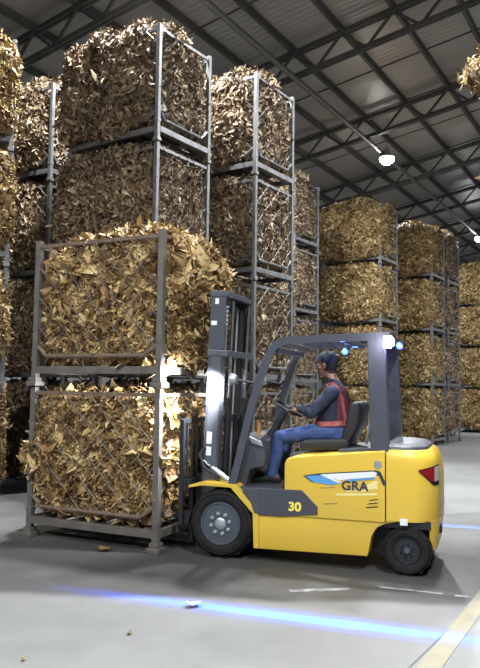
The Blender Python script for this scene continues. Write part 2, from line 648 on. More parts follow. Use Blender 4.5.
def bale(name, m, ph, n_leaf, dims=(1.62, 1.08, 1.36), bulge=(0.05, 0.05, 0.07, 0.05, 0.08), z0=0.24, hero=False, weights=None, shape=None, size=1.0, zmin=None, big=0.05):
    """one bale of loose leaf: a lumpy core with leaves on its skin; bulge = left, right, front, back, top"""
    Wd, Dp, Hh = dims
    cx, cy, cz = -CW / 2, CD / 2, z0 + Hh / 2
    h = np.array([Wd / 2, Dp / 2, Hh / 2])

    def surf(face, u, v):
        """face 0..4 = left right front back top (5 = bottom); u, v in -1..1 -> point and normal"""
        k = len(u)
        p = np.zeros((k, 3))
        nn = np.zeros((k, 3))
        ax = {0: 0, 1: 0, 2: 1, 3: 1, 4: 2, 5: 2}[face]
        sg = {0: -1, 1: 1, 2: -1, 3: 1, 4: 1, 5: -1}[face]
        oth = [i for i in range(3) if i != ax]
        p[:, ax] = sg
        p[:, oth[0]] = u
        p[:, oth[1]] = v
        # rounded box
        e = 7.0
        nrm = (np.abs(p) ** e).sum(1) ** (1 / e)
        s = p / nrm[:, None]
        g = np.sign(s) * np.abs(s) ** (e - 1)
        g /= np.linalg.norm(g, axis=1)[:, None]
        q_ = s * h
        bb = np.array([bulge[0], bulge[1], bulge[2], bulge[3], bulge[4]])
        wx = np.where(g[:, 0] < 0, bb[0], bb[1]) * np.abs(g[:, 0]) * (1 - s[:, 1] ** 2 * .6) * (1 - s[:, 2] ** 2 * .6)
        wy = np.where(g[:, 1] < 0, bb[2], bb[3]) * np.abs(g[:, 1]) * (1 - s[:, 0] ** 2 * .6) * (1 - s[:, 2] ** 2 * .6)
        wz = np.where(g[:, 2] > 0, bb[4], 0.0) * np.abs(g[:, 2]) * (1 - s[:, 0] ** 2 * .75) * (1 - s[:, 1] ** 2 * .75)
        am = 0.028 + 0.6 * np.where(g[:, 2] > 0.5, bb[4], (np.abs(g[:, 0]) * np.where(g[:, 0] < 0, bb[0], bb[1]) + np.abs(g[:, 1]) * np.where(g[:, 1] < 0, bb[2], bb[3])))
        d = wx + wy + wz + am * lump(q_, ph)
        q_ = q_ + g * d[:, None]
        if shape is not None:
            q_ = shape(q_, s)
        return q_ + np.array([cx, cy, cz]), g

    verts, faces, mi = [], [], []
    base = 0
    N = 22
    lin = np.linspace(-1, 1, N)
    for f in range(6):
        U, V = np.meshgrid(lin, lin, indexing='ij')
        p, g = surf(f, U.ravel(), V.ravel())
        p = p - g * 0.03
        verts.append(p)
        idx = np.arange(N * N).reshape(N, N)
        a = np.stack([idx[:-1, :-1], idx[1:, :-1], idx[1:, 1:], idx[:-1, 1:]], -1).reshape(-1, 4) + base
        if f in (0, 3, 4):
            a = a[:, ::-1] if f == 0 else a
        faces.append(a)
        mi.append(np.zeros(len(a), int))
        base += N * N
    wts = np.array(weights if weights is not None else [0.55, 1.0, 1.3, 0.45, 0.9])
    wts = wts / wts.sum()
    NS, NT = 6, 3
    for f in range(5):
        k = int(n_leaf * wts[f])
        u, v = RNG.uniform(-1, 1, k), RNG.uniform(-1, 1, k)
        p, g = surf(f, u, v)
        L = RNG.uniform(0.10, 0.27, k) * size * np.where(RNG.random(k) < big, RNG.uniform(1.3, 1.9, k), 1.0)
        Wl = L * RNG.uniform(0.12, 0.30, k)
        strand = RNG.random(k) < 0.40
        Wl = np.where(strand, RNG.uniform(0.008, 0.018, k) * size, Wl)
        L = np.where(strand, L * 1.15, L)
        # frame
        nrm = g + RNG.normal(0, 0.55, (k, 3))
        nrm /= np.linalg.norm(nrm, axis=1)[:, None]
        rv = RNG.normal(0, 1, (k, 3))
        rv[:, 2] *= 0.75
        t = np.cross(nrm, rv)
        t /= np.linalg.norm(t, axis=1)[:, None]
        bt = np.cross(nrm, t)
        off = RNG.uniform(-0.03, 0.055, k) * size
        s = np.linspace(-1, 1, NS)
        tt = np.linspace(-1, 1, NT)
        curl = RNG.normal(0, 0.42, k) - 0.15
        tw = RNG.normal(0, 1.0, k)
        fold = RNG.uniform(-0.2, 0.75, k)
        wob = RNG.normal(0, 0.12, (k, NS))
        side = RNG.normal(0, 0.18, k)
        rag = RNG.normal(0, 0.12, (k, NS, NT))
        prof = (np.clip(1 - np.abs(s) ** 3, 0, 1) ** 0.6 * (1 - 0.25 * s) + 0.10)
        P = np.zeros((k, NS, NT, 3))
        for i in range(NS):
            cz_ = (curl * s[i] ** 2 + wob[:, i]) * L * 0.5
            lx = s[i] * L * 0.5
            ly = side * (s[i] ** 2) * L * 0.5
            a_ = tw * s[i]
            for j in range(NT):
                yw = tt[j] * Wl * 0.5 * prof[i] * (1 + rag[:, i, j])
                zz = fold * np.abs(yw) + rag[:, i, j] * Wl * 0.25
                yy = yw * np.cos(a_) - zz * np.sin(a_)
                zz = yw * np.sin(a_) + zz * np.cos(a_)
                P[:, i, j] = (p + g * off[:, None] + t * lx[:, None] + bt * (yy + ly)[:, None] + nrm * (zz + cz_)[:, None])
        P[..., 2] = np.maximum(P[..., 2], z0 - 0.10 if zmin is None else zmin)
        verts.append(P.reshape(-1, 3))
        ii = np.arange(NS * NT).reshape(NS, NT)
        q4 = np.stack([ii[:-1, :-1], ii[1:, :-1], ii[1:, 1:], ii[:-1, 1:]], -1).reshape(-1, 4)
        a = (q4[None] + (np.arange(k) * NS * NT)[:, None, None] + base).reshape(-1, 4)
        faces.append(a)
        mi.append(np.ones(len(a), int))
        base += k * NS * NT
    verts = np.concatenate(verts)
    faces = np.concatenate(faces)
    mi = np.concatenate(mi)
    me = bpy.data.meshes.new(name)
    me.vertices.add(len(verts))
    me.vertices.foreach_set('co', verts.astype(np.float32).ravel())
    me.loops.add(faces.size)
    me.loops.foreach_set('vertex_index', faces.astype(np.int32).ravel())
    me.polygons.add(len(faces))
    me.polygons.foreach_set('loop_start', (np.arange(len(faces)) * 4).astype(np.int32))
    me.polygons.foreach_set('material_index', mi.astype(np.int32))
    me.polygons.foreach_set('use_smooth', np.ones(len(faces), bool))
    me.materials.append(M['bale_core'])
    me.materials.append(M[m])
    me.update(calc_edges=True)
    me.validate()
    return me


def cage(name, label, m_frame, m_bar, group, pw=0.04, fw=0.085):
    t = thing(name, label, 'cage', group=group)
    corners = [(-pw, pw), (-CW + pw, pw), (-pw, CD - pw), (-CW + pw, CD - pw)]
    for (x, y) in corners:
        po = MB().box(x - pw, y - pw, 0.10, x + pw, y + pw, CH - 0.01, 0.006)
        po.box(x - pw - 0.005, y - pw - 0.005, 0.28, x + pw + 0.005, y + pw + 0.005, 0.32)
        po = po.build('post', m_frame, t)
        f = MB().box(x - fw * 0.7, y - fw * 0.7, 0.055, x + fw * 0.7, y + fw * 0.7, 0.10, 0.006)
        f.box(x - fw, y - fw, 0.0, x + fw, y + fw, 0.055, 0.01)
        f.build('foot', m_frame, t)
    # base beams
    for y in (pw, CD - pw):
        MB().box(-CW + 2 * pw, y - 0.03, 0.14, -2 * pw, y + 0.03, 0.22, 0.006).build('base_beam', m_frame, t)
    for x in (-pw, -CW + pw):
        MB().box(x - 0.03, 2 * pw, 0.14, x + 0.03, CD - 2 * pw, 0.22, 0.006).build('base_beam', m_frame, t)
    d = MB()
    for i in range(7):
        xx = -CW + 0.16 + i * (CW - 0.32) / 6
        d.box(xx - 0.05, 0.07, 0.205, xx + 0.05, CD - 0.07, 0.222)
    d.build('deck', m_bar, t)
    # top rails, retaining bars with cranked ends
    zt = CH - 0.075
    for y in (0.03, CD - 0.03):
        MB().tube([(-CW + 2 * pw, y, zt), (-2 * pw, y, zt)], 0, square=(0.016, 0.02)).build('top_rail', m_bar, t)
        MB().tube([(-CW + 2 * pw, y, 0.44), (-CW + 2 * pw + 0.13, y, 0.335), (-2 * pw - 0.17, y, 0.335), (-2 * pw, y, 0.44)], 0.026, n=8).build(
            'retaining_bar', m_bar, t)
    for x in (-0.03, -CW + 0.03):
        MB().tube([(x, 2 * pw, zt), (x, CD - 2 * pw, zt)], 0, square=(0.016, 0.02)).build('top_rail', m_bar, t)
        MB().tube([(x, 2 * pw, 0.47), (x, 2 * pw + 0.12, 0.335), (x, CD - 2 * pw - 0.14, 0.335), (x, CD - 2 * pw, 0.47)], 0.022, n=8).build(
            'retaining_bar', m_bar, t)
    # diamond wire panels
    z_lo, z_hi = 0.335, zt

    def diamond(b, L, fn):
        hgt = z_hi - z_lo
        st = 0.33
        for sgn in (1, -1):
            k = -hgt
            while k < L:
                a0 = max(0.0, k)
                a1 = min(L, k + hgt)
                if a1 - a0 > 0.03:
                    za, zb_ = a0 - k, a1 - k
                    if sgn < 0:
                        za, zb_ = hgt - za, hgt - zb_
                    b.tube([fn(a0, z_lo + za), fn(a1, z_lo + zb_)], 0.006, n=4, caps=False)
                k += st
    for y in (0.012, CD - 0.012):
        b = MB()
        diamond(b, CW - 0.16, lambda a, z: (-CW + 0.08 + a, y, z))
        b.build('wire_panel', 'wire', t)
    for x in (-0.012, -CW + 0.012):
        b = MB()
        diamond(b, CD - 0.16, lambda a, z: (x, 0.08 + a, z))
        b.build('wire_panel', 'wire', t)
    return t


FC_YAW = R(26.0)
FC = Vector((-0.805, 7.16, 0))


def hero_low(q_, s):
    # keep the face towards the carriage flat and let a ridge of leaf spill over the front right rim
    q = q_.copy()
    q[:, 2] += np.where(s[:, 2] > 0.5, 0.0, 0.0)
    return q


def hero_high(q_, s):
    q = q_.copy()
    up = np.clip((s[:, 2] + 0.35) / 1.0, 0, 1)
    rt = np.clip(s[:, 0], 0, 1)
    bk = np.clip((s[:, 1] + 1.0) / 2.0, 0, 1)
    k = np.clip(up * 1.6, 0, 1) * (1 - 0.55 * np.clip((s[:, 2] - 0.6) / 0.4, 0, 1))
    q[:, 0] += rt ** 4 * (0.04 + 0.26 * bk) * k
    # leaves hanging over the lower right rim
    lo = rt ** 5 * np.clip(-s[:, 2] - 0.55, 0, 1) / 0.45
    q[:, 0] += 0.10 * lo
    q[:, 2] -= 0.26 * lo * (0.6 + 0.4 * np.sin(7 * s[:, 1] + 1.0))
    # top: crest along the right half, sinking to the left
    tp = np.clip((s[:, 2] - 0.5) * 2, 0, 1)
    q[:, 2] += tp * (0.10 * np.clip(s[:, 0] + 0.3, 0, 1) - 0.05 * np.clip(-s[:, 0], 0, 1)) * (1 - 0.9 * np.clip(s[:, 0] - 0.82, 0, 1) * 4 * bk)
    return q


fc1 = cage('stacking_cage', 'grey steel cage standing on the floor under the other front cage', 'cage_grey', 'cage_rust', 'front stacking cages', 0.034, 0.075)
fc1.location = FC
fc1.rotation_euler = (0, 0, -FC_YAW)
fc2 = dup(fc1, 'grey steel cage with crossed wires on top of the front pair beside the mast', loc=FC + Vector((0, 0, CH)))


def put_bale(me, label, loc, rz, group):
    o = bpy.data.objects.new('tobacco_bale', me)
    COL.objects.link(o)
    o.location = loc
    o.rotation_euler = (0, 0, rz)
    return tag(o, label, 'bale', group)


lo_me = bale('front_bale_low', 'leaf_gold', 0.7, 13500, dims=(1.64, 1.03, 1.30), bulge=(0.24, 0.0, -0.02, 0.05, 0.04), weights=[0.5, 1.0, 2.0, 0.25, 0.7], shape=hero_low, size=0.8, big=0.12)
hi_me = bale('front_bale_high', 'leaf_gold', 2.9, 14500, dims=(1.64, 1.03, 1.36), bulge=(0.0, 0.03, -0.02, 0.05, 0.08), weights=[0.3, 1.35, 1.9, 0.3, 0.9], shape=hero_high, size=0.8, zmin=-0.16, big=0.12)
put_bale(lo_me, 'golden loose tobacco leaf filling the front cage on the floor', FC, -FC_YAW, 'golden tobacco in the front cages')
put_bale(hi_me, 'golden loose tobacco leaf bulging out of the upper front cage beside the mast', FC + Vector((0, 0, CH)), -FC_YAW, 'golden tobacco in the front cages')

BG = {}


def spill_all(q_, s):
    return spill(q_, s, True)


def spill(q_, s, full=False):
    # the rows' bales spill over their front and left rims; their right faces stay inside the bars
    q = q_.copy()
    l = np.clip((0.8 - s[:, 0]) / 1.8, 0, 1)
    q[:, 0] -= 0.20 * np.clip(-s[:, 0], 0, 1) ** 2
    fr = np.clip(-s[:, 1] * 1.3, 0, 1) * (1.0 if full else np.clip(l * 3.0, 0, 1))
    if full:
        q[:, 0] += 0.07 * np.clip(s[:, 0], 0, 1) ** 2 * np.clip(-s[:, 1], 0, 1)
    q[:, 1] -= 0.15 * fr
    q[:, 2] -= 0.13 * fr ** 2 * np.clip(-s[:, 2], 0, 1) ** 2 * (0.75 + 0.35 * np.sin(5 * s[:, 0] + 1))
    return q


for kind, m in (('brown', 'leaf_brown'), ('tan', 'leaf_tan'), ('dull', 'leaf_brown')):
    for i in range(2):
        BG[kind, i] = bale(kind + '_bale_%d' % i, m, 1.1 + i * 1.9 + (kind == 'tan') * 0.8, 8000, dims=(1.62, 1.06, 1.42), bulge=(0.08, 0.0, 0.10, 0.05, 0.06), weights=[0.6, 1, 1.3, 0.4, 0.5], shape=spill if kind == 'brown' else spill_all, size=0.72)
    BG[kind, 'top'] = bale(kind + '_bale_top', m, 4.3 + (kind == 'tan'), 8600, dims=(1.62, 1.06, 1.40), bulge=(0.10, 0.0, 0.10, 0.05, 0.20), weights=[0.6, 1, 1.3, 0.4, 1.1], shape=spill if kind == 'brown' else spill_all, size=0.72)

cage_pale = None
LAYER = {3: 'topmost', 2: 'second from the top', 1: 'third from the top', 0: 'lowest'}


def stack(x, y, yaw, kind, where, n=4, layers=None):
    """a column of caged bales; where says which column, in words one can find"""
    global cage_pale
    for k in (range(n) if layers is None else layers):
        loc = Vector((x, y, k * CH))
        word = LAYER[k + 4 - n]
        lab = 'pale steel cage, %s in the stack %s' % (word, where)
        if cage_pale is None:
            cage_pale = cage('stacking_cage', lab, 'cage_steel', 'cage_steel', 'stacking cages of the rows behind', 0.03, 0.045)
            cage_pale.location = loc
            cage_pale.rotation_euler = (0, 0, -yaw)
        else:
            dup(cage_pale, lab, loc=loc, rz=-yaw)
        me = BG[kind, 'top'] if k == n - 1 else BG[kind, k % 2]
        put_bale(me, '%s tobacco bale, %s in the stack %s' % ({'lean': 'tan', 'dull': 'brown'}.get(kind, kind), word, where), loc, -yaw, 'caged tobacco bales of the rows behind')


Y33 = R(34)
stack(-1.15, 9.20, Y33, 'brown', 'behind the front cages')
stack(0.21, 10.65, Y33, 'brown', 'behind the mast')
stack(-3.27, 9.75, R(-18), 'tan', 'at the left edge')
stack(-3.12, 11.15, R(30), 'brown', 'in the dim left recess')
stack(1.24, 16.0, Y33, 'dull', 'between mast and cab roof')
stack(3.69, 18.3, Y33, 'tan', 'above the cab roof')
stack(5.76, 20.9, Y33, 'tan', 'left of the far aisle')
stack(5.76 + 1.56 * math.sin(Y33), 20.9 + 1.56 * math.cos(Y33), Y33, 'dull', 'on the far aisle corner')
stack(10.2, 27.4, Y33, 'tan', 'farthest away at right')
stack(10.2 + 1.56 * math.sin(Y33), 27.4 + 1.56 * math.cos(Y33), Y33, 'brown', 'behind the farthest one')
BG['lean', 0] = BG['tan', 0]
BG['lean', 1] = BG['tan', 1]
BG['lean', 'top'] = bale('overhanging_bale', 'leaf_tan', 6.1, 6000, dims=(1.68, 1.12, 1.42), bulge=(0.42, 0.02, 0.12, 0.05, 0.15), size=0.9)
stack(5.0, 8.17, R(22), 'lean', 'overhanging the top right corner')

# ------------------------------------------------------------------ forklift (local x to its rear, y to its far side, z up)
FL_YAW = R(-19.5)
FL = Vector((-0.1654, 7.0133, 0))
WID = 1.15
fk = thing('forklift', 'yellow electric forklift with a driver carrying out the front cages', 'forklift', FL, FL_YAW)

# chassis, hood, counterweight
b = MB()
b.prism([(0.36, 0.125), (1.44, 0.15), (1.475, 0.33), (1.52, 0.41), (1.60, 0.455), (1.70, 0.475), (1.70, 0.50), (0.36, 0.45)], 0.012, WID - 0.012, 0.012)
b.box(0.20, 0.30, 0.16, 0.40, WID - 0.30, 0.60, 0.01)
ch = b.build('chassis', 'yellow', fk, smooth=True)
MB().box(1.40, 0.26, 0.12, 2.0, WID - 0.26, 0.50, 0.01).build('steer_axle', 'black', fk)
b = MB()
hood_poly = [(0.645, 0.455), (0.645, 0.95), (0.67, 1.0), (0.72, 1.022), (1.604, 1.118), (1.604, 0.50), (1.60, 0.46)]
b.prism(hood_poly, 0.0, WID, 0.018, seg=3)
hood = b.build('side_panel', 'yellow', fk, smooth=True)
# counterweight: rounded plan, arch cut over the steer wheel


def cw_outline(x0, sx=0.0, sy=0.0, n=10, rr=0.26):
    xe = 2.07 - sx
    cx, cy = 1.82 - sx, sy + rr
    a0 = -PI / 2
    if x0 > cx:
        a0 = -math.acos(min(0.97, (x0 - cx) / (xe - cx)))
    pts = [(x0, cy + rr * math.sin(a0))]
    for i in range(n + 1):
        a = a0 * (1 - i / n)
        pts.append((cx + (xe - cx) * math.cos(a), cy + rr * math.sin(a)))
    for i in range(n + 1):
        a = -a0 * i / n
        pts.append((cx + (xe - cx) * math.cos(a), WID - sy - rr + rr * math.sin(a)))
    pts.append((x0, WID - cy - rr * math.sin(a0)))
    return pts


def loft_z(mb, rings, cap=True):
    t = bmesh.new()
    R_ = [[t.verts.new((x, y, z)) for x, y in pts] for pts, z in rings]
    n = len(R_[0])
    for i in range(len(R_) - 1):
        for j in range(n):
            t.faces.new((R_[i][j], R_[i][(j + 1) % n], R_[i + 1][(j + 1) % n], R_[i + 1][j]))
    if cap:
        t.faces.new(list(reversed(R_[0])))
        t.faces.new(R_[-1])
    bmesh.ops.recalc_face_normals(t, faces=t.faces[:])
    mb.merge(t)


cw = MB()
loft_z(cw, [(cw_outline(1.612, 0.02), 0.485), (cw_outline(1.612), 0.52), (cw_outline(1.612), 0.86), (cw_outline(1.612, 0.02, 0.004), 1.02),
            (cw_outline(1.612, 0.05, 0.012), 1.09), (cw_outline(1.612, 0.10, 0.03), 1.125)])
# rear foot below the arch
loft_z(cw, [(cw_outline(1.985, 0.10, 0.06), 0.16), (cw_outline(1.985, 0.03, 0.02), 0.22), (cw_outline(1.985, 0.01, 0.005), 0.40), (cw_outline(1.985, 0.0), 0.50)])
# arch lip
cwo = cw.build('counterweight', 'yellow', fk, smooth=True)
MB().box(1.45, 0.05, 0.42, 2.0, WID - 0.05, 0.49).build('wheel_arch', 'black', fk)
cc = MB()
loft_z(cc, [(cw_outline(1.60, 0.10, 0.04), 1.115), (cw_outline(1.60, 0.11, 0.05), 1.15), (cw_outline(1.60, 0.16, 0.09), 1.175), (cw_outline(1.60, 0.22, 0.16), 1.185)])
cc.build('counterweight_cover', 'grey_plastic', fk, smooth=True)
# dark deck strip on top of the hood in front of the cover
MB().prism([(1.15, 1.066), (1.60, 1.114), (1.60, 1.14), (1.15, 1.10)], 0.10, WID - 0.10, 0.006).build('hood_cover', 'grey_plastic', fk)

# dark step panel with the number, floor, cowl
b = MB()
b.prism([(0.385, 0.452), (0.62, 0.452), (0.975, 0.49), (0.975, 0.565), (0.82, 0.712), (0.25, 0.70), (0.22, 0.66), (0.36, 0.52)], -0.006, 0.05, 0.005)
step = b.build('step_panel', 'grey_plastic', fk)
MB().prism([(0.35, 0.465), (0.40, 0.465), (0.40, 0.69), (0.27, 0.69)], -0.0095, 0.0, 0.001).build('step_edge', 'guard', step)
MB().box(0.12, 0.05, 0.64, 0.66, WID - 0.05, 0.70, 0.006).build('floor_plate', 'grey_plastic', fk)
b = MB()
b.prism([(0.06, 0.68), (0.20, 0.68), (0.24, 0.86), (0.40, 0.90), (0.40, 1.06), (0.36, 1.16), (0.20, 1.22), (0.10, 1.10)], 0.16, WID - 0.12, 0.02)
cowl = b.build('cowl', 'grey_plastic', fk, smooth=True)
MB().prism([(0.215, 1.20), (0.365, 1.145), (0.385, 1.09), (0.26, 1.12)], 0.135, 0.165, 0.01).build('cowl_trim', 'alloy', cowl)
# levers on the cowl
for yy in (0.30,):
    lv = MB().tube([(0.285, yy, 1.13), (0.29, yy, 1.18), (0.28, yy, 1.33)], [0.03, 0.022, 0.018], n=10).build('lever', 'orange', fk, smooth=True)
    MB().tube([(0.29, yy, 1.10), (0.288, yy, 1.19)], [0.06, 0.022], n=12).build('boot', 'black', lv, smooth=True)

# front fender
b = MB()
b.prism([(-0.35, 0.665), (-0.20, 0.695), (0.10, 0.69), (0.33, 0.46), (0.345, 0.13), (0.395, 0.13), (0.395, 0.47), (0.155, 0.725), (-0.19, 0.735), (-0.35, 0.69)], -0.004, 0.30, 0.006)
fen = b.build('front_fender', 'yellow', fk)
b = MB()
b.prism([(-0.35, 0.665), (-0.20, 0.695), (0.10, 0.69), (0.33, 0.46), (0.345, 0.13), (0.395, 0.13), (0.395, 0.47), (0.155, 0.725), (-0.19, 0.735), (-0.35, 0.69)], WID - 0.30, WID + 0.004, 0.006)
b.build('front_fender', 'yellow', fk)
MB().box(-0.12, 0.26, 0.22, 0.30, WID - 0.26, 0.66, 0.01).build('front_axle', 'black', fk)


def wheel(name, cx, cz, r, y0, y1, rim_r, nuts, side):
    """wheel with its outer face at y0 (near) or y1 (far)"""
    wd = y1 - y0
    prof = [(rim_r, 0.02), (rim_r + 0.02, 0.004), (r * 0.82, 0.0), (r * 0.92, 0.012), (r * 0.975, 0.035), (r, 0.07), (r, wd - 0.07),
            (r * 0.975, wd - 0.035), (r * 0.92, wd - 0.012), (rim_r, wd - 0.01)]
    f = (lambda pr: [(a, y0 + c) for a, c in pr]) if side < 0 else (lambda pr: [(a, y1 - c) for a, c in pr])
    t = MB().lathe(f(prof), (cx, 0, cz), n=56, cap=False)
    # sidewall rings
    t.lathe(f([(r * 0.86, 0.001), (r * 0.875, -0.005), (r * 0.89, 0.004)]), (cx, 0, cz), n=56, cap=False)
    # tread lugs
    for k in range(26):
        a = 2 * PI * k / 26
        bm = bmesh.new()
        bmesh.ops.create_cube(bm, size=1.0)
        m_ = (Matrix.Translation((cx + math.cos(a) * (r - 0.004), (y0 + y1) / 2 + (0.25 if k % 2 else -0.25) * wd, cz + math.sin(a) * (r - 0.004)))
              @ Matrix.Rotation(-a, 4, 'Y') @ Matrix.Diagonal((0.012, wd * 0.42, r * 0.12, 1)))
        t.merge(bm, 0, m_)
    t = t.build(name, 'tyre', fk, smooth=True)
    rm = MB().lathe(f([(rim_r * 1.03, 0.012), (rim_r * 1.0, 0.002), (rim_r * 0.93, 0.004), (rim_r * 0.86, 0.075), (rim_r * 0.74, 0.085),
                       (rim_r * 0.66, 0.045), (rim_r * 0.52, 0.035), (0.0, 0.035)]), (cx, 0, cz), n=48).build('rim', 'rim' if nuts == 8 else 'rim_dark', t, smooth=True)
    hb = MB().lathe(f([(rim_r * 0.30, 0.035), (rim_r * 0.28, 0.005), (rim_r * 0.20, -0.005), (0.0, -0.008)]), (cx, 0, cz), n=28)
    hb.build('hub', 'hub' if nuts == 8 else 'rim', t, smooth=True)
    for k in range(nuts):
        a = 2 * PI * (k + 0.3) / nuts
        q_ = rim_r * 0.48
        MB().lathe(f([(rim_r * 0.105, 0.036), (rim_r * 0.10, 0.0), (rim_r * 0.06, -0.008), (0, -0.008)]), (cx + q_ * math.cos(a), 0, cz + q_ * math.sin(a)), n=8).build(
            'wheel_nut', 'hub' if nuts == 8 else 'mast_dark', t)
    return t


wheel('front_wheel', -0.006, 0.334, 0.334, 0.0, 0.26, 0.205, 8, -1)
wheel('front_wheel', -0.006, 0.334, 0.334, WID - 0.26, WID, 0.205, 8, 1)
wheel('rear_wheel', 1.79, 0.222, 0.222, 0.035, 0.24, 0.115, 6, -1)
wheel('rear_wheel', 1.79, 0.222, 0.222, WID - 0.24, WID - 0.035, 0.115, 6, 1)

# overhead guard
gd = MB()
RZ = 2.165
for y in (0.055, WID - 0.055):
    gd.tube([(0.10, y, 0.70), (0.16, y, 0.93), (0.27, y, 1.40), (0.36, y, 1.72), (0.43, y, 1.93), (0.475, y, 2.02), (0.53, y, 2.09), (0.61, y, 2.135), (0.70, y, RZ - 0.02),
             (1.0, y, RZ - 0.01), (1.64, y, RZ + 0.01)], 0.04, square=(0.036, 0.034))
guard = gd.build('overhead_guard', 'guard', fk)
for y in (0.02, WID - 0.13):
    MB().prism([(1.465, 1.07), (1.635, 1.09), (1.60, 2.15), (1.43, 2.14)], y, y + 0.11, 0.014).build('rear_pillar', 'guard', guard)
for i in range(7):
    x = 0.60 + i * 0.155
    z = RZ - 0.035 if i else RZ - 0.06
    MB().tube([(x, 0.08, z), (x, WID - 0.08, z)], 0, square=(0.012, 0.022)).build('roof_bar', 'guard', guard)
MB().box(1.42, 0.05, RZ - 0.05, 1.64, WID - 0.05, RZ + 0.035, 0.012).build('rear_crossbar', 'guard', guard)
MB().box(0.50, 0.07, 2.02, 0.56, WID - 0.07, 2.075, 0.01).build('front_crossbar', 'guard', guard)

# seat
st = MB()
st.prism([(0.72, 1.05), (1.20, 1.08), (1.22, 1.16), (1.16, 1.19), (0.80, 1.17), (0.70, 1.13)], 0.30, 0.82, 0.03)
seat = st.build('seat', 'seat_vinyl', fk, smooth=True)
sb = MB()
sb.prism([(1.16, 1.17), (1.24, 1.15), (1.33, 1.30), (1.37, 1.50), (1.34, 1.55), (1.27, 1.55), (1.22, 1.42)], 0.31, 0.81, 0.04, seg=3)
sb.build('backrest', 'seat_vinyl', seat, smooth=True).location = (-0.03, 0, 0)
MB().tube([(1.37, 0.36, 1.14), (1.40, 0.36, 1.30), (1.43, 0.36, 1.52), (1.43, 0.76, 1.52), (1.40, 0.76, 1.30), (1.37, 0.76, 1.14)], 0.014).build('seat_bracket', 'alloy', seat, smooth=True)

# steering column and wheel
MB().tube([(0.30, 0.56, 1.10), (0.50, 0.56, 1.44)], [0.05, 0.035], n=12).build('steering_column', 'black', fk, smooth=True)
wn = Vector((0.45, 0, 0.89)).normalized()
wc = Vector((0.525, 0.56, 1.465))
e1 = Vector((0, 1, 0))
e2 = wn.cross(e1)
rb = MB()
rb.tube([wc + e1 * 0.165 * math.cos(2 * PI * k / 28) + e2 * 0.165 * math.sin(2 * PI * k / 28) for k in range(29)], 0.013, n=8, caps=False)
for a in (0.5, 2.6, 4.7):
    rb.tube([wc, wc + e1 * 0.16 * math.cos(a) + e2 * 0.16 * math.sin(a)], 0.011, n=6)
rb.lathe([(0, -0.01), (0.045, 0.0), (0.04, 0.02), (0, 0.028)], wc, axis='z', n=16)
rb.build('steering_wheel', 'black', fk, smooth=True)

# mast: outer and inner rails, cross members, cylinders, chains (tilted back a little)
TILT = R(2.2)
mt = bpy.data.objects.new('mast', None)
COL.objects.link(mt)
mt.parent = fk
mt.location = (-0.30, 0, 0.12)
mt.rotation_euler = (0, TILT, 0)
Y0, Y1 = 0.17, 0.90
for (ya, sgn) in ((Y0, 1), (Y1, -1)):
    r_ = MB()
    r_.box(0.0, min(ya, ya + sgn * 0.022), 0.0, 0.165, max(ya, ya + sgn * 0.022), 1.93, 0.004)
    r_.box(0.0, min(ya, ya + sgn * 0.07), 0.0, 0.022, max(ya, ya + sgn * 0.07), 1.93)
    r_.box(0.143, min(ya, ya + sgn * 0.07), 0.0, 0.165, max(ya, ya + sgn * 0.07), 1.93)
    r_.build('outer_rail', 'mast', mt)
    yi = ya + sgn * 0.026
    r_ = MB()
    r_.box(0.028, min(yi, yi + sgn * 0.02), 0.25, 0.138, max(yi, yi + sgn * 0.02), 2.55, 0.003)
    r_.box(0.028, min(yi, yi + sgn * 0.055), 0.25, 0.046, max(yi, yi + sgn * 0.055), 2.55)
    r_.box(0.120, min(yi, yi + sgn * 0.055), 0.25, 0.138, max(yi, yi + sgn * 0.055), 2.55)
    r_.build('inner_rail', 'mast_dark', mt)
    # side cover plate of the raised inner mast
    MB().box(-0.005, min(ya, ya + sgn * 0.02), 1.95, 0.165, max(ya, ya + sgn * 0.02), 2.52, 0.006).build('upper_cover', 'guard', mt)
    yc = ya + sgn * 0.115
    MB().tube([(0.205, yc, 0.05), (0.205, yc, 1.45)], 0.035, n=14).build('lift_cylinder', 'mast_dark', mt, smooth=True)
    MB().tube([(0.205, yc, 1.45), (0.205, yc, 2.46)], 0.017, n=12).build('cylinder_rod', 'chrome', mt, smooth=True)
    yh = ya + sgn * 0.20
    MB().box(0.10, yh - 0.014, 0.45, 0.112, yh + 0.014, 2.42).build('lift_chain', 'alloy', mt)
    MB().tube([(0.16, yh + sgn * 0.05, 0.4), (0.17, yh + sgn * 0.05, 2.40)], 0.011, n=8).build('hydraulic_hose', 'black', mt, smooth=True)
MB().box(-0.01, Y0 - 0.008, 2.50, 0.185, Y1 + 0.008, 2.56, 0.008).build('top_crossmember', 'mast', mt)
MB().box(0.03, Y0 + 0.02, 2.36, 0.10, Y1 - 0.02, 2.46, 0.006).build('chain_yoke', 'mast_dark', mt)
MB().box(0.06, Y0 - 0.012, 1.88, 0.215, Y1 + 0.06, 1.945, 0.006).build('middle_crossmember', 'mast', mt)
MB().box(-0.008, Y0 - 0.012, 1.88, 0.07, Y0 + 0.06, 1.945, 0.004).build('rail_collar', 'mast', mt)
MB().box(0.05, Y0, 0.28, 0.17, Y1, 0.42, 0.006).build('lower_crossmember', 'mast_dark', mt)
MB().box(0.04, Y0 + 0.05, 1.20, 0.15, Y1 - 0.05, 1.27, 0.006).build('inner_crossmember', 'mast_dark', mt)
MB().box(0.045, Y0 - 0.004, 2.42, 0.085, Y0 + 0.005, 2.48).build('warning_sticker', 'white', mt)
MB().box(0.015, Y0 - 0.004, 2.20, 0.075, Y0 + 0.005, 2.245).build('name_sticker', 'white', mt)
MB().box(0.03, Y0 - 0.004, 0.98, 0.085, Y0 + 0.005, 1.10).build('load_sticker', 'white', mt)
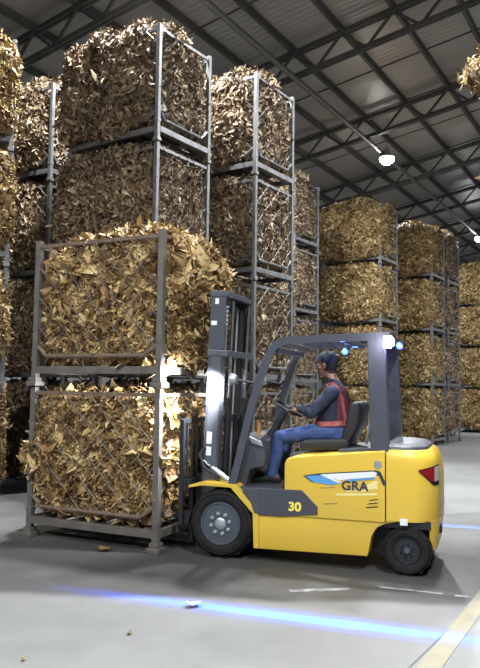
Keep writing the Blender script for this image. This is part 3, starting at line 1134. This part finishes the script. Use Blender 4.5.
MB().box(0.03, Y0 - 0.004, 0.86, 0.085, Y0 + 0.005, 0.95).build('load_sticker', 'white', mt)
for k in range(5):
    MB().box(0.175, Y0 - 0.006, 2.20 + k * 0.045, 0.195, Y0 + 0.02, 2.222 + k * 0.045).build('guide_clip', 'alloy', mt)
# tilt cylinder from chassis to mast
tc_ = MB().tube([(0.02, 0.15, 0.74), (-0.16, 0.15, 0.86)], 0.03, n=12).build('tilt_cylinder', 'alloy', fk, smooth=True)
MB().tube([(-0.16, 0.15, 0.86), (-0.26, 0.15, 0.92)], 0.016, n=10).build('rod', 'chrome', tc_, smooth=True)
MB().tube([(-0.06, 0.13, 0.70), (-0.12, 0.12, 0.80), (-0.24, 0.125, 0.86), (-0.29, 0.14, 0.99), (-0.24, 0.16, 1.06)], 0.016, n=8).build('hydraulic_hose', 'black', fk, smooth=True)

# carriage, load backrest, forks
cr_ = MB()
for z in (0.30, 0.62):
    cr_.box(-0.43, 0.08, z, -0.37, WID - 0.08, z + 0.11, 0.006)
for y in (0.26, 0.76):
    cr_.box(-0.38, y, 0.25, -0.31, y + 0.06, 0.78, 0.004)
carr = cr_.build('carriage', 'mast_dark', fk)
bk = MB()
for y in (0.06, WID - 0.06):
    bk.box(-0.475, y - 0.022, 0.28, -0.43, y + 0.022, 1.34, 0.004)
bk.box(-0.475, 0.04, 1.30, -0.44, WID - 0.04, 1.345, 0.004)
for i in range(1, 8):
    y = 0.06 + i * (WID - 0.12) / 8
    bk.box(-0.465, y - 0.009, 0.70, -0.445, y + 0.009, 1.32)
bk.build('load_backrest', 'mast_dark', fk)
for y in (0.30, 0.74):
    MB().prism([(-0.43, 0.06), (-0.43, 0.75), (-0.475, 0.75), (-0.48, 0.115), (-0.55, 0.10), (-1.62, 0.075), (-1.64, 0.065), (-0.48, 0.06)], y, y + 0.12, 0.003).build('fork', 'mast_dark', fk)

# lamps on the guard
hl = MB().lathe([(0.0, 0.05), (0.045, 0.045), (0.062, 0.0), (0.064, -0.015), (0.058, -0.018)], (0, 0, 0), axis='x', n=20).build('headlamp', 'alloy', fk, smooth=True)
hl.location = (0.075, 0.075, 1.755)
MB().lathe([(0.0, -0.024), (0.05, -0.02), (0.056, -0.014)], axis='x', n=20).build('lens', 'lamp_head', hl)
MB().tube([(0.02, 0, 0), (0.10, -0.005, -0.01), (0.24, -0.02, -0.03)], 0.012).build('bracket', 'guard', hl)
hl2 = hl.copy()
COL.objects.link(hl2)
hl2.location = (0.075, WID - 0.075, 1.755)
for c in list(hl.children):
    d = c.copy()
    COL.objects.link(d)
    d.parent = hl2
light('headlamp_beam', 'SPOT', (0.045, 0.075, 1.755), 330, (0.93, 0.96, 1.0), parent=fk, aim=(-0.75, 0.20, 1.40), spot_size=R(100), spot_blend=0.7, shadow_soft_size=0.05)
light('headlamp_beam', 'SPOT', (0.045, WID - 0.075, 1.755), 80, (0.93, 0.96, 1.0), parent=fk, aim=(-0.75, 0.9, 1.45), spot_size=R(75), spot_blend=0.7, shadow_soft_size=0.05)
# rear view mirror on the far front leg
mr = MB().sphere((0.27, WID - 0.04, 1.80), 0.10, 0.22, 0.55, 1.0, rot=Matrix.Rotation(R(18), 3, 'Y')).build('mirror', 'black', fk, smooth=True)
MB().sphere((0.288, WID - 0.045, 1.80), 0.09, 0.18, 0.50, 1.0, rot=Matrix.Rotation(R(18), 3, 'Y')).build('mirror_glass', 'chrome', mr, smooth=True)
MB().tube([(0.38, WID - 0.055, 1.72), (0.30, WID - 0.045, 1.76)], 0.01).build('mirror_arm', 'black', mr)

# work lamp at the rear corner
wl = MB().box(1.615, -0.03, 2.07, 1.655, 0.13, 2.165, 0.01)
wl = wl.build('work_lamp', 'black', fk)
MB().box(1.60, -0.045, 2.055, 1.665, -0.025, 2.17, 0.006).build('lens', 'lamp_work', wl)
MB().box(1.655, -0.025, 2.08, 1.668, 0.125, 2.16, 0.004).build('lens', 'lamp_work', wl)
light('work_lamp_beam', 'SPOT', (1.70, 0.03, 2.11), 45, (0.9, 0.9, 1.0), parent=fk, aim=(3.4, -0.6, 0.3), spot_size=R(120), spot_blend=0.8, shadow_soft_size=0.06)
light('work_lamp_glow', 'POINT', (1.63, -0.10, 2.11), 5, (0.8, 0.8, 1.0), parent=fk, shadow_soft_size=0.05)
# blue spot lamps: one under the roof, one behind the pillar
for (x, y, z) in ((1.17, 0.33, 2.045), (1.70, 0.30, 2.095)):
    bl = MB().box(x - 0.032, y - 0.02, z - 0.04, x + 0.032, y + 0.03, z + 0.04, 0.008).build('blue_lamp', 'black', fk)
    MB().lathe([(0.0, -0.016), (0.02, -0.014), (0.032, -0.002)], (x, y - 0.02, z), n=16).build('lens', 'lamp_blue', bl)
    MB().lathe([(0.0, -0.022), (0.014, -0.019)], (x, y - 0.02, z), n=12).build('lens_centre', 'lamp_blue_core', bl)
    MB().tube([(x, y + 0.01, z + 0.03), (x, y + 0.01, RZ - 0.02) if x < 1.6 else (1.62, y + 0.01, z + 0.03)], 0.012).build('bracket', 'guard', bl)
light('blue_lamp_glow', 'POINT', (1.17, 0.24, 2.03), 0.9, (0.15, 0.3, 1.0), parent=fk, shadow_soft_size=0.03)
light('blue_lamp_glow', 'POINT', (1.78, 0.26, 2.06), 1.6, (0.35, 0.2, 1.0), parent=fk, shadow_soft_size=0.03)


def line_lamp(loc, target, along, energy, half, x_lo, x_hi, cool):
    """safety lamp that throws one thin blue line on the floor: a slit in front of the bulb shapes its beam"""
    loc, target, along = Vector(loc), Vector(target), Vector(along).normalized()
    zz = (loc - target).normalized()
    yy = (along - zz * along.dot(zz)).normalized()
    xx = yy.cross(zz)
    m_ = Matrix((xx, yy, zz)).transposed().to_4x4()
    m_.translation = loc
    d = bpy.data.lights.new('line_lamp_beam', 'SPOT')
    d.energy = energy
    d.spot_size = R(150)
    d.spot_blend = 0.0
    d.shadow_soft_size = 0.004
    d.use_nodes = True
    nt = d.node_tree
    L = nt.links.new
    em = nt.nodes['Emission']
    tc = nt.nodes.new('ShaderNodeTexCoord')
    sp = nt.nodes.new('ShaderNodeSeparateXYZ')
    L(tc.outputs['Normal'], sp.inputs[0])

    def mth(op, a, b_=None, c=None):
        k = nt.nodes.new('ShaderNodeMath')
        k.operation = op
        for i, v in enumerate((a, b_, c)):
            if v is None:
                continue
            if isinstance(v, (int, float)):
                k.inputs[i].default_value = v
            else:
                L(v, k.inputs[i])
        return k.outputs[0]

    def ss(v, lo, hi, a=0.0, b_=1.0):
        k = nt.nodes.new('ShaderNodeMapRange')
        k.interpolation_type = 'SMOOTHSTEP'
        L(v, k.inputs['Value'])
        k.inputs['From Min'].default_value = lo
        k.inputs['From Max'].default_value = hi
        k.inputs['To Min'].default_value = a
        k.inputs['To Max'].default_value = b_
        return k.outputs[0]
    u = mth('ABSOLUTE', mth('DIVIDE', sp.outputs['X'], sp.outputs['Z']))
    v = mth('DIVIDE', sp.outputs['Y'], mth('ABSOLUTE', sp.outputs['Z']))
    core = ss(u, half * 0.35, half, 1.0, 0.0)
    halo = mth('MULTIPLY', ss(u, half * 0.5, half * 2.2, 1.0, 0.0), 0.22)
    band = mth('ADD', core, halo)
    lo_f = ss(v, x_lo - 0.05, x_lo + 0.30)
    hi_f = ss(v, x_hi - 0.25, x_hi + 0.2, 1.0, 0.0)
    st_ = mth('MULTIPLY', mth('MULTIPLY', band, lo_f), hi_f)
    # counteract the fall-off along the line as the lamp's lens does
    ln = mth('POWER', mth('ADD', mth('MULTIPLY', v, v), 1.0), 1.3)
    hot = mth('ADD', ss(mth('ABSOLUTE', mth('SUBTRACT', v, cool)), 0.05, 0.75, 1.0, 0.0), 0.35)
    fin = mth('MULTIPLY', mth('MULTIPLY', st_, ln), hot)
    L(fin, em.inputs['Strength'])
    em.inputs['Color'].default_value = (0.0, 0.10, 1.0, 1)
    o = bpy.data.objects.new('line_lamp_beam', d)
    COL.objects.link(o)
    o.parent = fk
    o.matrix_local = m_
    return o


for (y, sg) in ((0.02, -1), (WID - 0.02, 1)):
    lb = MB().box(1.28, y - 0.022, 2.075, 1.36, y + 0.022, 2.125, 0.008).build('line_lamp', 'black', fk)
    MB().box(1.295, y - 0.018, 2.066, 1.345, y + 0.018, 2.077, 0.003).build('lens', 'lamp_blue', lb)
line_lamp((1.32, 0.0, 2.06), (1.32, -1.44, 0.0), (1, 0, 0), 2300, 0.034, -0.95, 1.2, -0.1)
line_lamp((1.32, WID, 2.06), (1.32, WID + 1.50, 0.0), (-1, 0, 0), 1500, 0.022, -1.0, 1.2, -0.2)

# tail lamp wrapped round the near rear corner
cxs = cw_outline(1.612)[1:12]


def corner_patch(mb, a0, a1, z_top, z_bot, off=0.008, mi=0, shrink=0.0):
    t = bmesh.new()
    n = 8
    top, bot = [], []
    for i in range(n + 1):
        f = i / n
        a = -PI / 2 + (PI / 2) * (a0 + (a1 - a0) * f)
        cx, cy, xe, rr = 1.82, 0.26, 2.07, 0.26
        x, y = cx + (xe - cx + off) * math.cos(a), cy + (rr + off) * math.sin(a)
        top.append(t.verts.new((x, y, z_top(f))))
        bot.append(t.verts.new((x, y, z_bot(f))))
    for i in range(n):
        t.faces.new((top[i], top[i + 1], bot[i + 1], bot[i]))
    r = bmesh.ops.solidify(t, geom=t.faces[:], thickness=0.006)
    bmesh.ops.recalc_face_normals(t, faces=t.faces[:])
    mb.merge(t, mi)


b = MB()
corner_patch(b, 0.20, 0.80, lambda f: 0.955 + 0.05 * f, lambda f: 0.94 - 0.125 * min(1, f * 1.6))
tl = b.build('tail_lamp', 'black', cwo)
b = MB()
corner_patch(b, 0.23, 0.60, lambda f: 0.948 + 0.03 * f, lambda f: 0.935 - 0.085 * min(1, f * 1.3), 0.012)
b.build('red_lens', 'red_lens', tl)
b = MB()
corner_patch(b, 0.60, 0.77, lambda f: 0.978 + 0.012 * f, lambda f: 0.85 + 0.01 * f, 0.012)
b.build('clear_lens', 'clear_lens', tl)
MB().box(1.735, -0.003, 0.455, 1.80, 0.02, 0.515).build('reflector_sticker', 'white', cwo)
MB().box(2.035, 0.28, 0.36, 2.08, 0.40, 0.43, 0.004).build('tow_pocket', 'black', cwo)


# decals on the side panel
def decal(name, poly, m, y=-0.003, th=0.002, parent=None):
    return MB().prism(poly, y, y + th).build(name, m, parent or hood)


def word(name, txt, x, z, size, m, parent, y=-0.004, bold=0.0, sx=1.0):
    c = bpy.data.curves.new(name, 'FONT')
    c.body = txt
    c.size = size
    c.extrude = 0.0015
    c.offset = bold
    t = bpy.data.objects.new('tmp', c)
    COL.objects.link(t)
    bpy.context.view_layer.update()
    me = bpy.data.meshes.new_from_object(t)
    bpy.data.objects.remove(t)
    o = bpy.data.objects.new(name, me)
    COL.objects.link(o)
    me.materials.clear()
    me.materials.append(M[m])
    o.parent = parent
    o.location = (x, y, z)
    o.scale = (sx, 1, 1)
    o.rotation_euler = (PI / 2, 0, 0)
    return o


decal('stripe_border', [(0.83, 0.848), (0.98, 0.878), (1.52, 0.935), (1.56, 0.925), (1.60, 0.84), (1.607, 0.80), (1.585, 0.80), (1.545, 0.885), (1.50, 0.895), (1.2, 0.862), (1.10, 0.80), (0.92, 0.79)], 'ink')
decal('stripe_white', [(1.02, 0.872), (1.50, 0.922), (1.53, 0.91), (1.51, 0.872), (1.27, 0.842), (1.18, 0.822)], 'white', -0.005)
decal('stripe_blue', [(0.86, 0.846), (1.05, 0.868), (1.20, 0.80), (1.10, 0.775), (0.93, 0.795)], 'sky_blue', -0.0055)
decal('stripe_blue', [(1.22, 0.815), (1.27, 0.838), (1.50, 0.868), (1.515, 0.855), (1.35, 0.83)], 'sky_blue', -0.0062)
decal('stripe_white', [(1.00, 0.867), (1.05, 0.872), (1.20, 0.802), (1.17, 0.80)], 'white', -0.0065)
word('brand_lettering', 'GRA', 1.20, 0.742, 0.118, 'ink', hood, -0.0068, 0.0025, 1.05)
decal('caption_strip', [(1.15, 0.70), (1.53, 0.728), (1.53, 0.708), (1.15, 0.682)], 'pale_yellow')
decal('caption_strip', [(1.24, 0.735), (1.46, 0.752), (1.46, 0.738), (1.24, 0.722)], 'pale_yellow')
decal('letter_shade', [(1.44, 0.755), (1.535, 0.765), (1.535, 0.84), (1.50, 0.835), (1.44, 0.80)], 'pale_yellow')
for k in range(3):
    decal('vent_slit', [(1.42 + 0.015 * k, 0.585 + 0.033 * k), (1.53, 0.60 + 0.033 * k), (1.545, 0.612 + 0.033 * k), (1.44 + 0.015 * k, 0.598 + 0.033 * k)], 'black')
decal('hatch_seam', [(1.0, 0.745), (1.14, 0.76), (1.14, 0.754), (1.0, 0.739)], 'joint')
decal('hatch_seam', [(1.03, 0.60), (1.16, 0.612), (1.16, 0.606), (1.03, 0.594)], 'joint')
MB().lathe([(0.0, -0.006), (0.035, -0.005), (0.042, 0.004)], (0, 0, 0), n=20).build('badge', 'alloy', hood).location = (1.535, 0, 0.985)
decal('panel_seam', [(1.600, 0.47), (1.606, 0.47), (1.612, 1.10), (1.606, 1.10)], 'black', -0.001)
word('number_lettering', '30', 0.69, 0.515, 0.115, 'number_yellow', step, -0.009, 0.004, 1.1)

# ------------------------------------------------------------------ driver (same local frame as the forklift)
YC = 0.56
TORSO = [(1.13, 1.03, 0.17, 0.185), (1.24, 1.02, 0.178, 0.19), (1.33, 0.995, 0.172, 0.178), (1.46, 1.005, 0.155, 0.185), (1.58, 1.02, 0.138, 0.20),
         (1.67, 1.02, 0.112, 0.188), (1.73, 1.008, 0.078, 0.12), (1.775, 0.995, 0.062, 0.066), (1.83, 0.97, 0.056, 0.056)]


def torso_at(z, ang, off=0.0):
    for i in range(len(TORSO) - 1):
        if TORSO[i][0] <= z <= TORSO[i + 1][0] or i == len(TORSO) - 2:
            f = (z - TORSO[i][0]) / (TORSO[i + 1][0] - TORSO[i][0])
            cx, rx, ry = [TORSO[i][k] + (TORSO[i + 1][k] - TORSO[i][k]) * f for k in (1, 2, 3)]
            break
    n = Vector((math.cos(ang) / rx, math.sin(ang) / ry, 0)).normalized()
    return Vector((cx + rx * math.cos(ang), YC + ry * math.sin(ang), z)) + n * off, n


def loft_ellipses(mb, rings, n=24):
    t = bmesh.new()
    R_ = []
    for (c, ax, ay, rx, ry) in rings:
        R_.append([t.verts.new(c + ax * rx * math.cos(2 * PI * j / n) + ay * ry * math.sin(2 * PI * j / n)) for j in range(n)])
    for i in range(len(R_) - 1):
        for j in range(n):
            t.faces.new((R_[i][j], R_[i][(j + 1) % n], R_[i + 1][(j + 1) % n], R_[i + 1][j]))
    t.faces.new(list(reversed(R_[0])))
    t.faces.new(R_[-1])
    bmesh.ops.recalc_face_normals(t, faces=t.faces[:])
    mb.merge(t)


def limb(mb, pts, rs):
    mb.tube(pts, rs, n=16)
    for p, r in zip(pts, rs):
        mb.sphere(Vector(p), r, u=16, v=10)


bd = MB()
X_, Y_, Z_ = Vector((1, 0, 0)), Vector((0, 1, 0)), Vector((0, 0, 1))
loft_ellipses(bd, [(Vector((cx, YC, z)), X_, Y_, rx, ry) for z, cx, rx, ry in TORSO])
# legs
for s, ky in ((-1, 0.40), (1, 0.72)):
    hip = Vector((1.0, YC + s * 0.10, 1.235))
    kn = Vector((0.475, ky, 1.175))
    an = Vector((0.40, ky, 0.80))
    limb(bd, [hip, hip.lerp(kn, 0.5) + Vector((0, 0, 0.012)), kn], [0.098, 0.086, 0.068])
    limb(bd, [kn, kn.lerp(an, 0.45) + Vector((0.012, 0, 0)), an], [0.067, 0.064, 0.056])
# arms
HANDS = []
for s, el, ha in ((-1, Vector((0.835, 0.30, 1.425)), -1), (1, Vector((0.80, 0.83, 1.43)), 1)):
    sh = Vector((1.025, YC + s * 0.185, 1.635))
    ang = s * R(125)
    ph_ = R(145) if s > 0 else R(215)
    rim_p = wc + e1 * 0.165 * (0.80 * s) + e2 * 0.165 * (-0.60)
    tg = (e1 * 0.60 + e2 * 0.80 * s).normalized()
    rad = (rim_p - wc).normalized()
    wr = rim_p + Vector((0.075, s * 0.03, 0.055))
    limb(bd, [sh, sh.lerp(el, 0.5), el], [0.078, 0.066, 0.054])
    limb(bd, [el, el.lerp(wr, 0.5), wr], [0.053, 0.047, 0.040])
    palm = rim_p + rad * 0.012 + wn * 0.034 + Vector((0.018, 0, 0))
    bd.tube([wr, palm], [0.027, 0.030], n=12)
    bd.sphere(palm, 0.04, 1.0, 1.0, 0.62)
    HANDS.append((palm + rim_p) / 2)
    for i in range(4):
        o_ = rim_p + tg * (i - 1.5) * 0.021
        ln = [0.9, 1.0, 0.97, 0.8][i]
        pts = []
        for a in (10, 55, 105, 160, 205):
            aa = R(10 + (a - 10) * ln)
            pts.append(o_ - rad * 0.026 * math.sin(aa) + wn * 0.026 * math.cos(aa))
        bd.tube([palm + tg * (i - 1.5) * 0.015] + pts, [0.011, 0.0105, 0.010, 0.0095, 0.009, 0.008], n=8)
    th = [palm - tg * s * 0.028, rim_p - tg * s * 0.048 + wn * 0.022, rim_p - tg * s * 0.06 + wn * 0.012 - rad * 0.018]
    bd.tube(th, [0.013, 0.011, 0.009], n=8)
# head
HC = Vector((0.935, YC, 1.915))
HR = Matrix.Rotation(R(-14), 3, 'Z')


def hp(x, y, z):
    return HC + HR @ Vector((x, y, z))


bd.sphere(hp(0.012, 0, 0.025), 0.1, 0.98, 0.78, 1.02, u=24, v=16, rot=HR)          # skull
bd.sphere(hp(-0.03, 0, -0.055), 0.07, 0.92, 0.82, 0.95, u=20, v=12, rot=HR)         # jaw
bd.sphere(hp(-0.075, 0, -0.092), 0.024, 1, 1.1, 0.8, rot=HR)                        # chin
bd.tube([hp(-0.086, 0, 0.025), hp(-0.105, 0, -0.012), hp(-0.113, 0, -0.03), hp(-0.092, 0, -0.038)], [0.010, 0.013, 0.016, 0.014], n=10)   # nose
bd.tube([hp(-0.082, -0.045, 0.034), hp(-0.094, 0, 0.032), hp(-0.082, 0.045, 0.034)], [0.012, 0.012, 0.012], n=8)   # brow
bd.tube([hp(-0.088, -0.022, -0.062), hp(-0.097, 0, -0.061), hp(-0.088, 0.022, -0.062)], [0.006, 0.008, 0.006], n=8)  # lips
bd.tube([hp(-0.087, -0.02, -0.073), hp(-0.094, 0, -0.073), hp(-0.087, 0.02, -0.073)], [0.006, 0.008, 0.006], n=8)
for s in (-1, 1):
    bd.sphere(hp(0.008, s * 0.080, -0.008), 0.03, 0.75, 0.35, 1.1, rot=HR)             # ears
    bd.sphere(hp(-0.055, s * 0.045, -0.025), 0.028, 0.9, 0.8, 0.7, rot=HR)             # cheeks
body0 = bd.build('body_tmp', 'navy')
rm_ = body0.modifiers.new('r', 'REMESH')
rm_.mode = 'VOXEL'
rm_.voxel_size = 0.0046
smo = body0.modifiers.new('s', 'SMOOTH')
smo.factor = 0.5
smo.iterations = 3
bpy.context.view_layer.update()
dg = bpy.context.evaluated_depsgraph_get()
bme = bpy.data.meshes.new_from_object(body0.evaluated_get(dg))
bpy.data.objects.remove(body0)
bme.name = 'person'
bme.materials.clear()
for k in ('navy', 'jeans', 'skin'):
    bme.materials.append(M[k])
for pgn in bme.polygons:
    c = pgn.center
    mi = 0
    if c.z > 1.785 - 0.25 * (c.x - 0.97):
        mi = 2
    elif min((c - h_).length for h_ in HANDS) < 0.072:
        mi = 2
    elif c.z < 1.285 or (c.z < 1.325 and c.x < 0.86 and abs(c.y - YC) < 0.21):
        mi = 1
    pgn.material_index = mi
    pgn.use_smooth = True
person = bpy.data.objects.new('person', bme)
COL.objects.link(person)
person.location = FL
person.rotation_euler = (0, 0, FL_YAW)
tag(person, 'person in navy shirt, cap and blue trousers seated driving the yellow forklift', 'person')

for s, ky in ((-1, 0.40), (1, 0.72)):
    shb = MB()
    loft_ellipses(shb, [(Vector((x, ky, z)), Y_, Z_, ry, rz) for x, z, ry, rz in
                        ((0.49, 0.745, 0.030, 0.030), (0.47, 0.755, 0.040, 0.048), (0.40, 0.765, 0.045, 0.062), (0.33, 0.748, 0.046, 0.045), (0.26, 0.738, 0.048, 0.035),
                         (0.20, 0.732, 0.042, 0.028), (0.175, 0.728, 0.025, 0.018))], n=16)
    shb.box(0.19, ky - 0.04, 0.701, 0.48, ky + 0.04, 0.716, 0.006)
    shb.build('shoe', 'shoe', person, smooth=True)
# eyes
for s in (-1, 1):
    MB().sphere(hp(-0.082, s * 0.030, 0.008), 0.0125, u=12, v=8).build('eye', 'white', person, smooth=True)
    MB().sphere(hp(-0.0915, s * 0.031, 0.008), 0.006, u=8, v=6).build('pupil', 'black', person, smooth=True)
# cap: crown, band and peak
t = MB()
cr = []
for (z, k) in ((0.035, 1.0), (0.06, 1.02), (0.09, 0.97), (0.12, 0.82), (0.14, 0.55), (0.150, 0.2)):
    cr.append((hp(0.012, 0, z), HR @ X_, HR @ Y_, 0.106 * k, 0.088 * k))
loft_ellipses(t, cr)
cap = t.build('cap', 'cap', person, smooth=True)
t = MB()
tb = bmesh.new()
top = []
for i in range(13):
    a = R(-62 + 124 * i / 12)
    inner = hp(0.012 - 0.104 * math.cos(a), 0.086 * math.sin(a), 0.045)
    outer = hp(0.012 - (0.104 + 0.075 * math.cos(a * 1.4)) * math.cos(a), 0.092 * math.sin(a), 0.045 - 0.022 * math.cos(a))
    top.append((tb.verts.new(inner), tb.verts.new(outer)))
for i in range(12):
    tb.faces.new((top[i][0], top[i + 1][0], top[i + 1][1], top[i][1]))
bmesh.ops.solidify(tb, geom=tb.faces[:], thickness=0.006)
bmesh.ops.recalc_face_normals(tb, faces=tb.faces[:])
t.merge(tb)
t.build('peak', 'cap', cap)
# hair below the cap at the back
t = MB()
loft_ellipses(t, [(hp(0.030, 0, -0.055), HR @ X_, HR @ Y_, 0.058, 0.060), (hp(0.026, 0, -0.02), HR @ X_, HR @ Y_, 0.090, 0.081), (hp(0.020, 0, 0.04), HR @ X_, HR @ Y_, 0.100, 0.083)])
t.build('hair', 'hair', person, smooth=True)


def ribbon(name, path, wdt, off, m, parent, closed=False):
    t = bmesh.new()
    P = [torso_at(z, a, off) for z, a in path]
    L_ = []
    k = len(P)
    for i in range(k):
        pa = P[(i - 1) % k if closed else max(0, i - 1)][0]
        pb = P[(i + 1) % k if closed else min(k - 1, i + 1)][0]
        d = (pb - pa).normalized()
        sd = P[i][1].cross(d).normalized() * wdt / 2
        L_.append((t.verts.new(P[i][0] - sd), t.verts.new(P[i][0] + sd)))
    for i in range(k if closed else k - 1):
        j = (i + 1) % k
        t.faces.new((L_[i][0], L_[j][0], L_[j][1], L_[i][1]))
    bmesh.ops.solidify(t, geom=t.faces[:], thickness=0.005)
    bmesh.ops.recalc_face_normals(t, faces=t.faces[:])
    return MB().merge(t).build(name, m, parent, smooth=True)


def dense(path, n=6):
    o_ = []
    for i in range(len(path) - 1):
        for k in range(n):
            f = k / n
            o_.append((path[i][0] + (path[i + 1][0] - path[i][0]) * f, path[i][1] + (path[i + 1][1] - path[i][1]) * f))
    return o_ + [path[-1]]


ribbon('waist_belt', [(1.325 + 0.012 * math.cos(2 * PI * i / 40), 2 * PI * i / 40) for i in range(40)], 0.05, 0.014, 'harness', person, True)
for s in (-1, 1):
    pth = dense([(1.34, R(150)), (1.50, R(140)), (1.62, R(130)), (1.71, R(110)), (1.725, R(85)), (1.68, R(60)), (1.58, R(48)), (1.46, R(40)), (1.34, R(34))])
    ribbon('shoulder_strap', [(z, s * a) for z, a in pth], 0.042, 0.016, 'harness', person)
tb = bmesh.new()
grid = []
for i in range(10):
    z = 1.36 + 0.345 * i / 9
    grid.append([tb.verts.new(torso_at(z, R(-66 + 132 * j / 14), 0.011)[0]) for j in range(15)])
for i in range(9):
    for j in range(14):
        tb.faces.new((grid[i][j], grid[i][j + 1], grid[i + 1][j + 1], grid[i + 1][j]))
bmesh.ops.recalc_face_normals(tb, faces=tb.faces[:])
MB().merge(tb).build('vest_back', 'vest', person, smooth=True)

# ------------------------------------------------------------------ scraps of leaf on the floor


def scrap(label, x, y, size, rz, m='leaf_tan'):
    t = bmesh.new()
    rows = []
    rnd = random.Random(int(x * 100) + 7)
    for i in range(7):
        s = -1 + 2 * i / 6
        wd = size * 0.32 * ((1 - abs(s) ** 2.2) ** 0.7 + 0.08)
        row = []
        for j in range(4):
            v = -1 + 2 * j / 3
            row.append(t.verts.new((s * size * 0.5, v * wd * (1 + rnd.uniform(-.2, .2)), 0.006 + size * (0.10 * abs(v) + 0.10 * s * s) + rnd.uniform(0, size * 0.09))))
        rows.append(row)
    for i in range(6):
        for j in range(3):
            t.faces.new((rows[i][j], rows[i + 1][j], rows[i + 1][j + 1], rows[i][j + 1]))
    bmesh.ops.solidify(t, geom=t.faces[:], thickness=0.002)
    o = MB().merge(t).build('leaf_scrap', m, None, smooth=True)
    o.location = (x, y, 0)
    o.rotation_euler = (0, 0, rz)
    return tag(o, label, 'leaf scrap')


scrap('pale crumpled tobacco leaf scrap lying on the blue light line', -0.33, 5.5, 0.14, 0.5, 'pale_leaf')
scrap('small leaf crumb alone on the pale floor below the blue line', -0.72, 4.88, 0.05, 1.2)
scrap('tiny leaf crumb on the pale floor at the lower left corner', -1.29, 4.40, 0.04, 2.0)
scrap('leaf scrap on the floor under the front edge of the lower cage', -1.35, 7.25, 0.16, 2.4, 'leaf_gold')
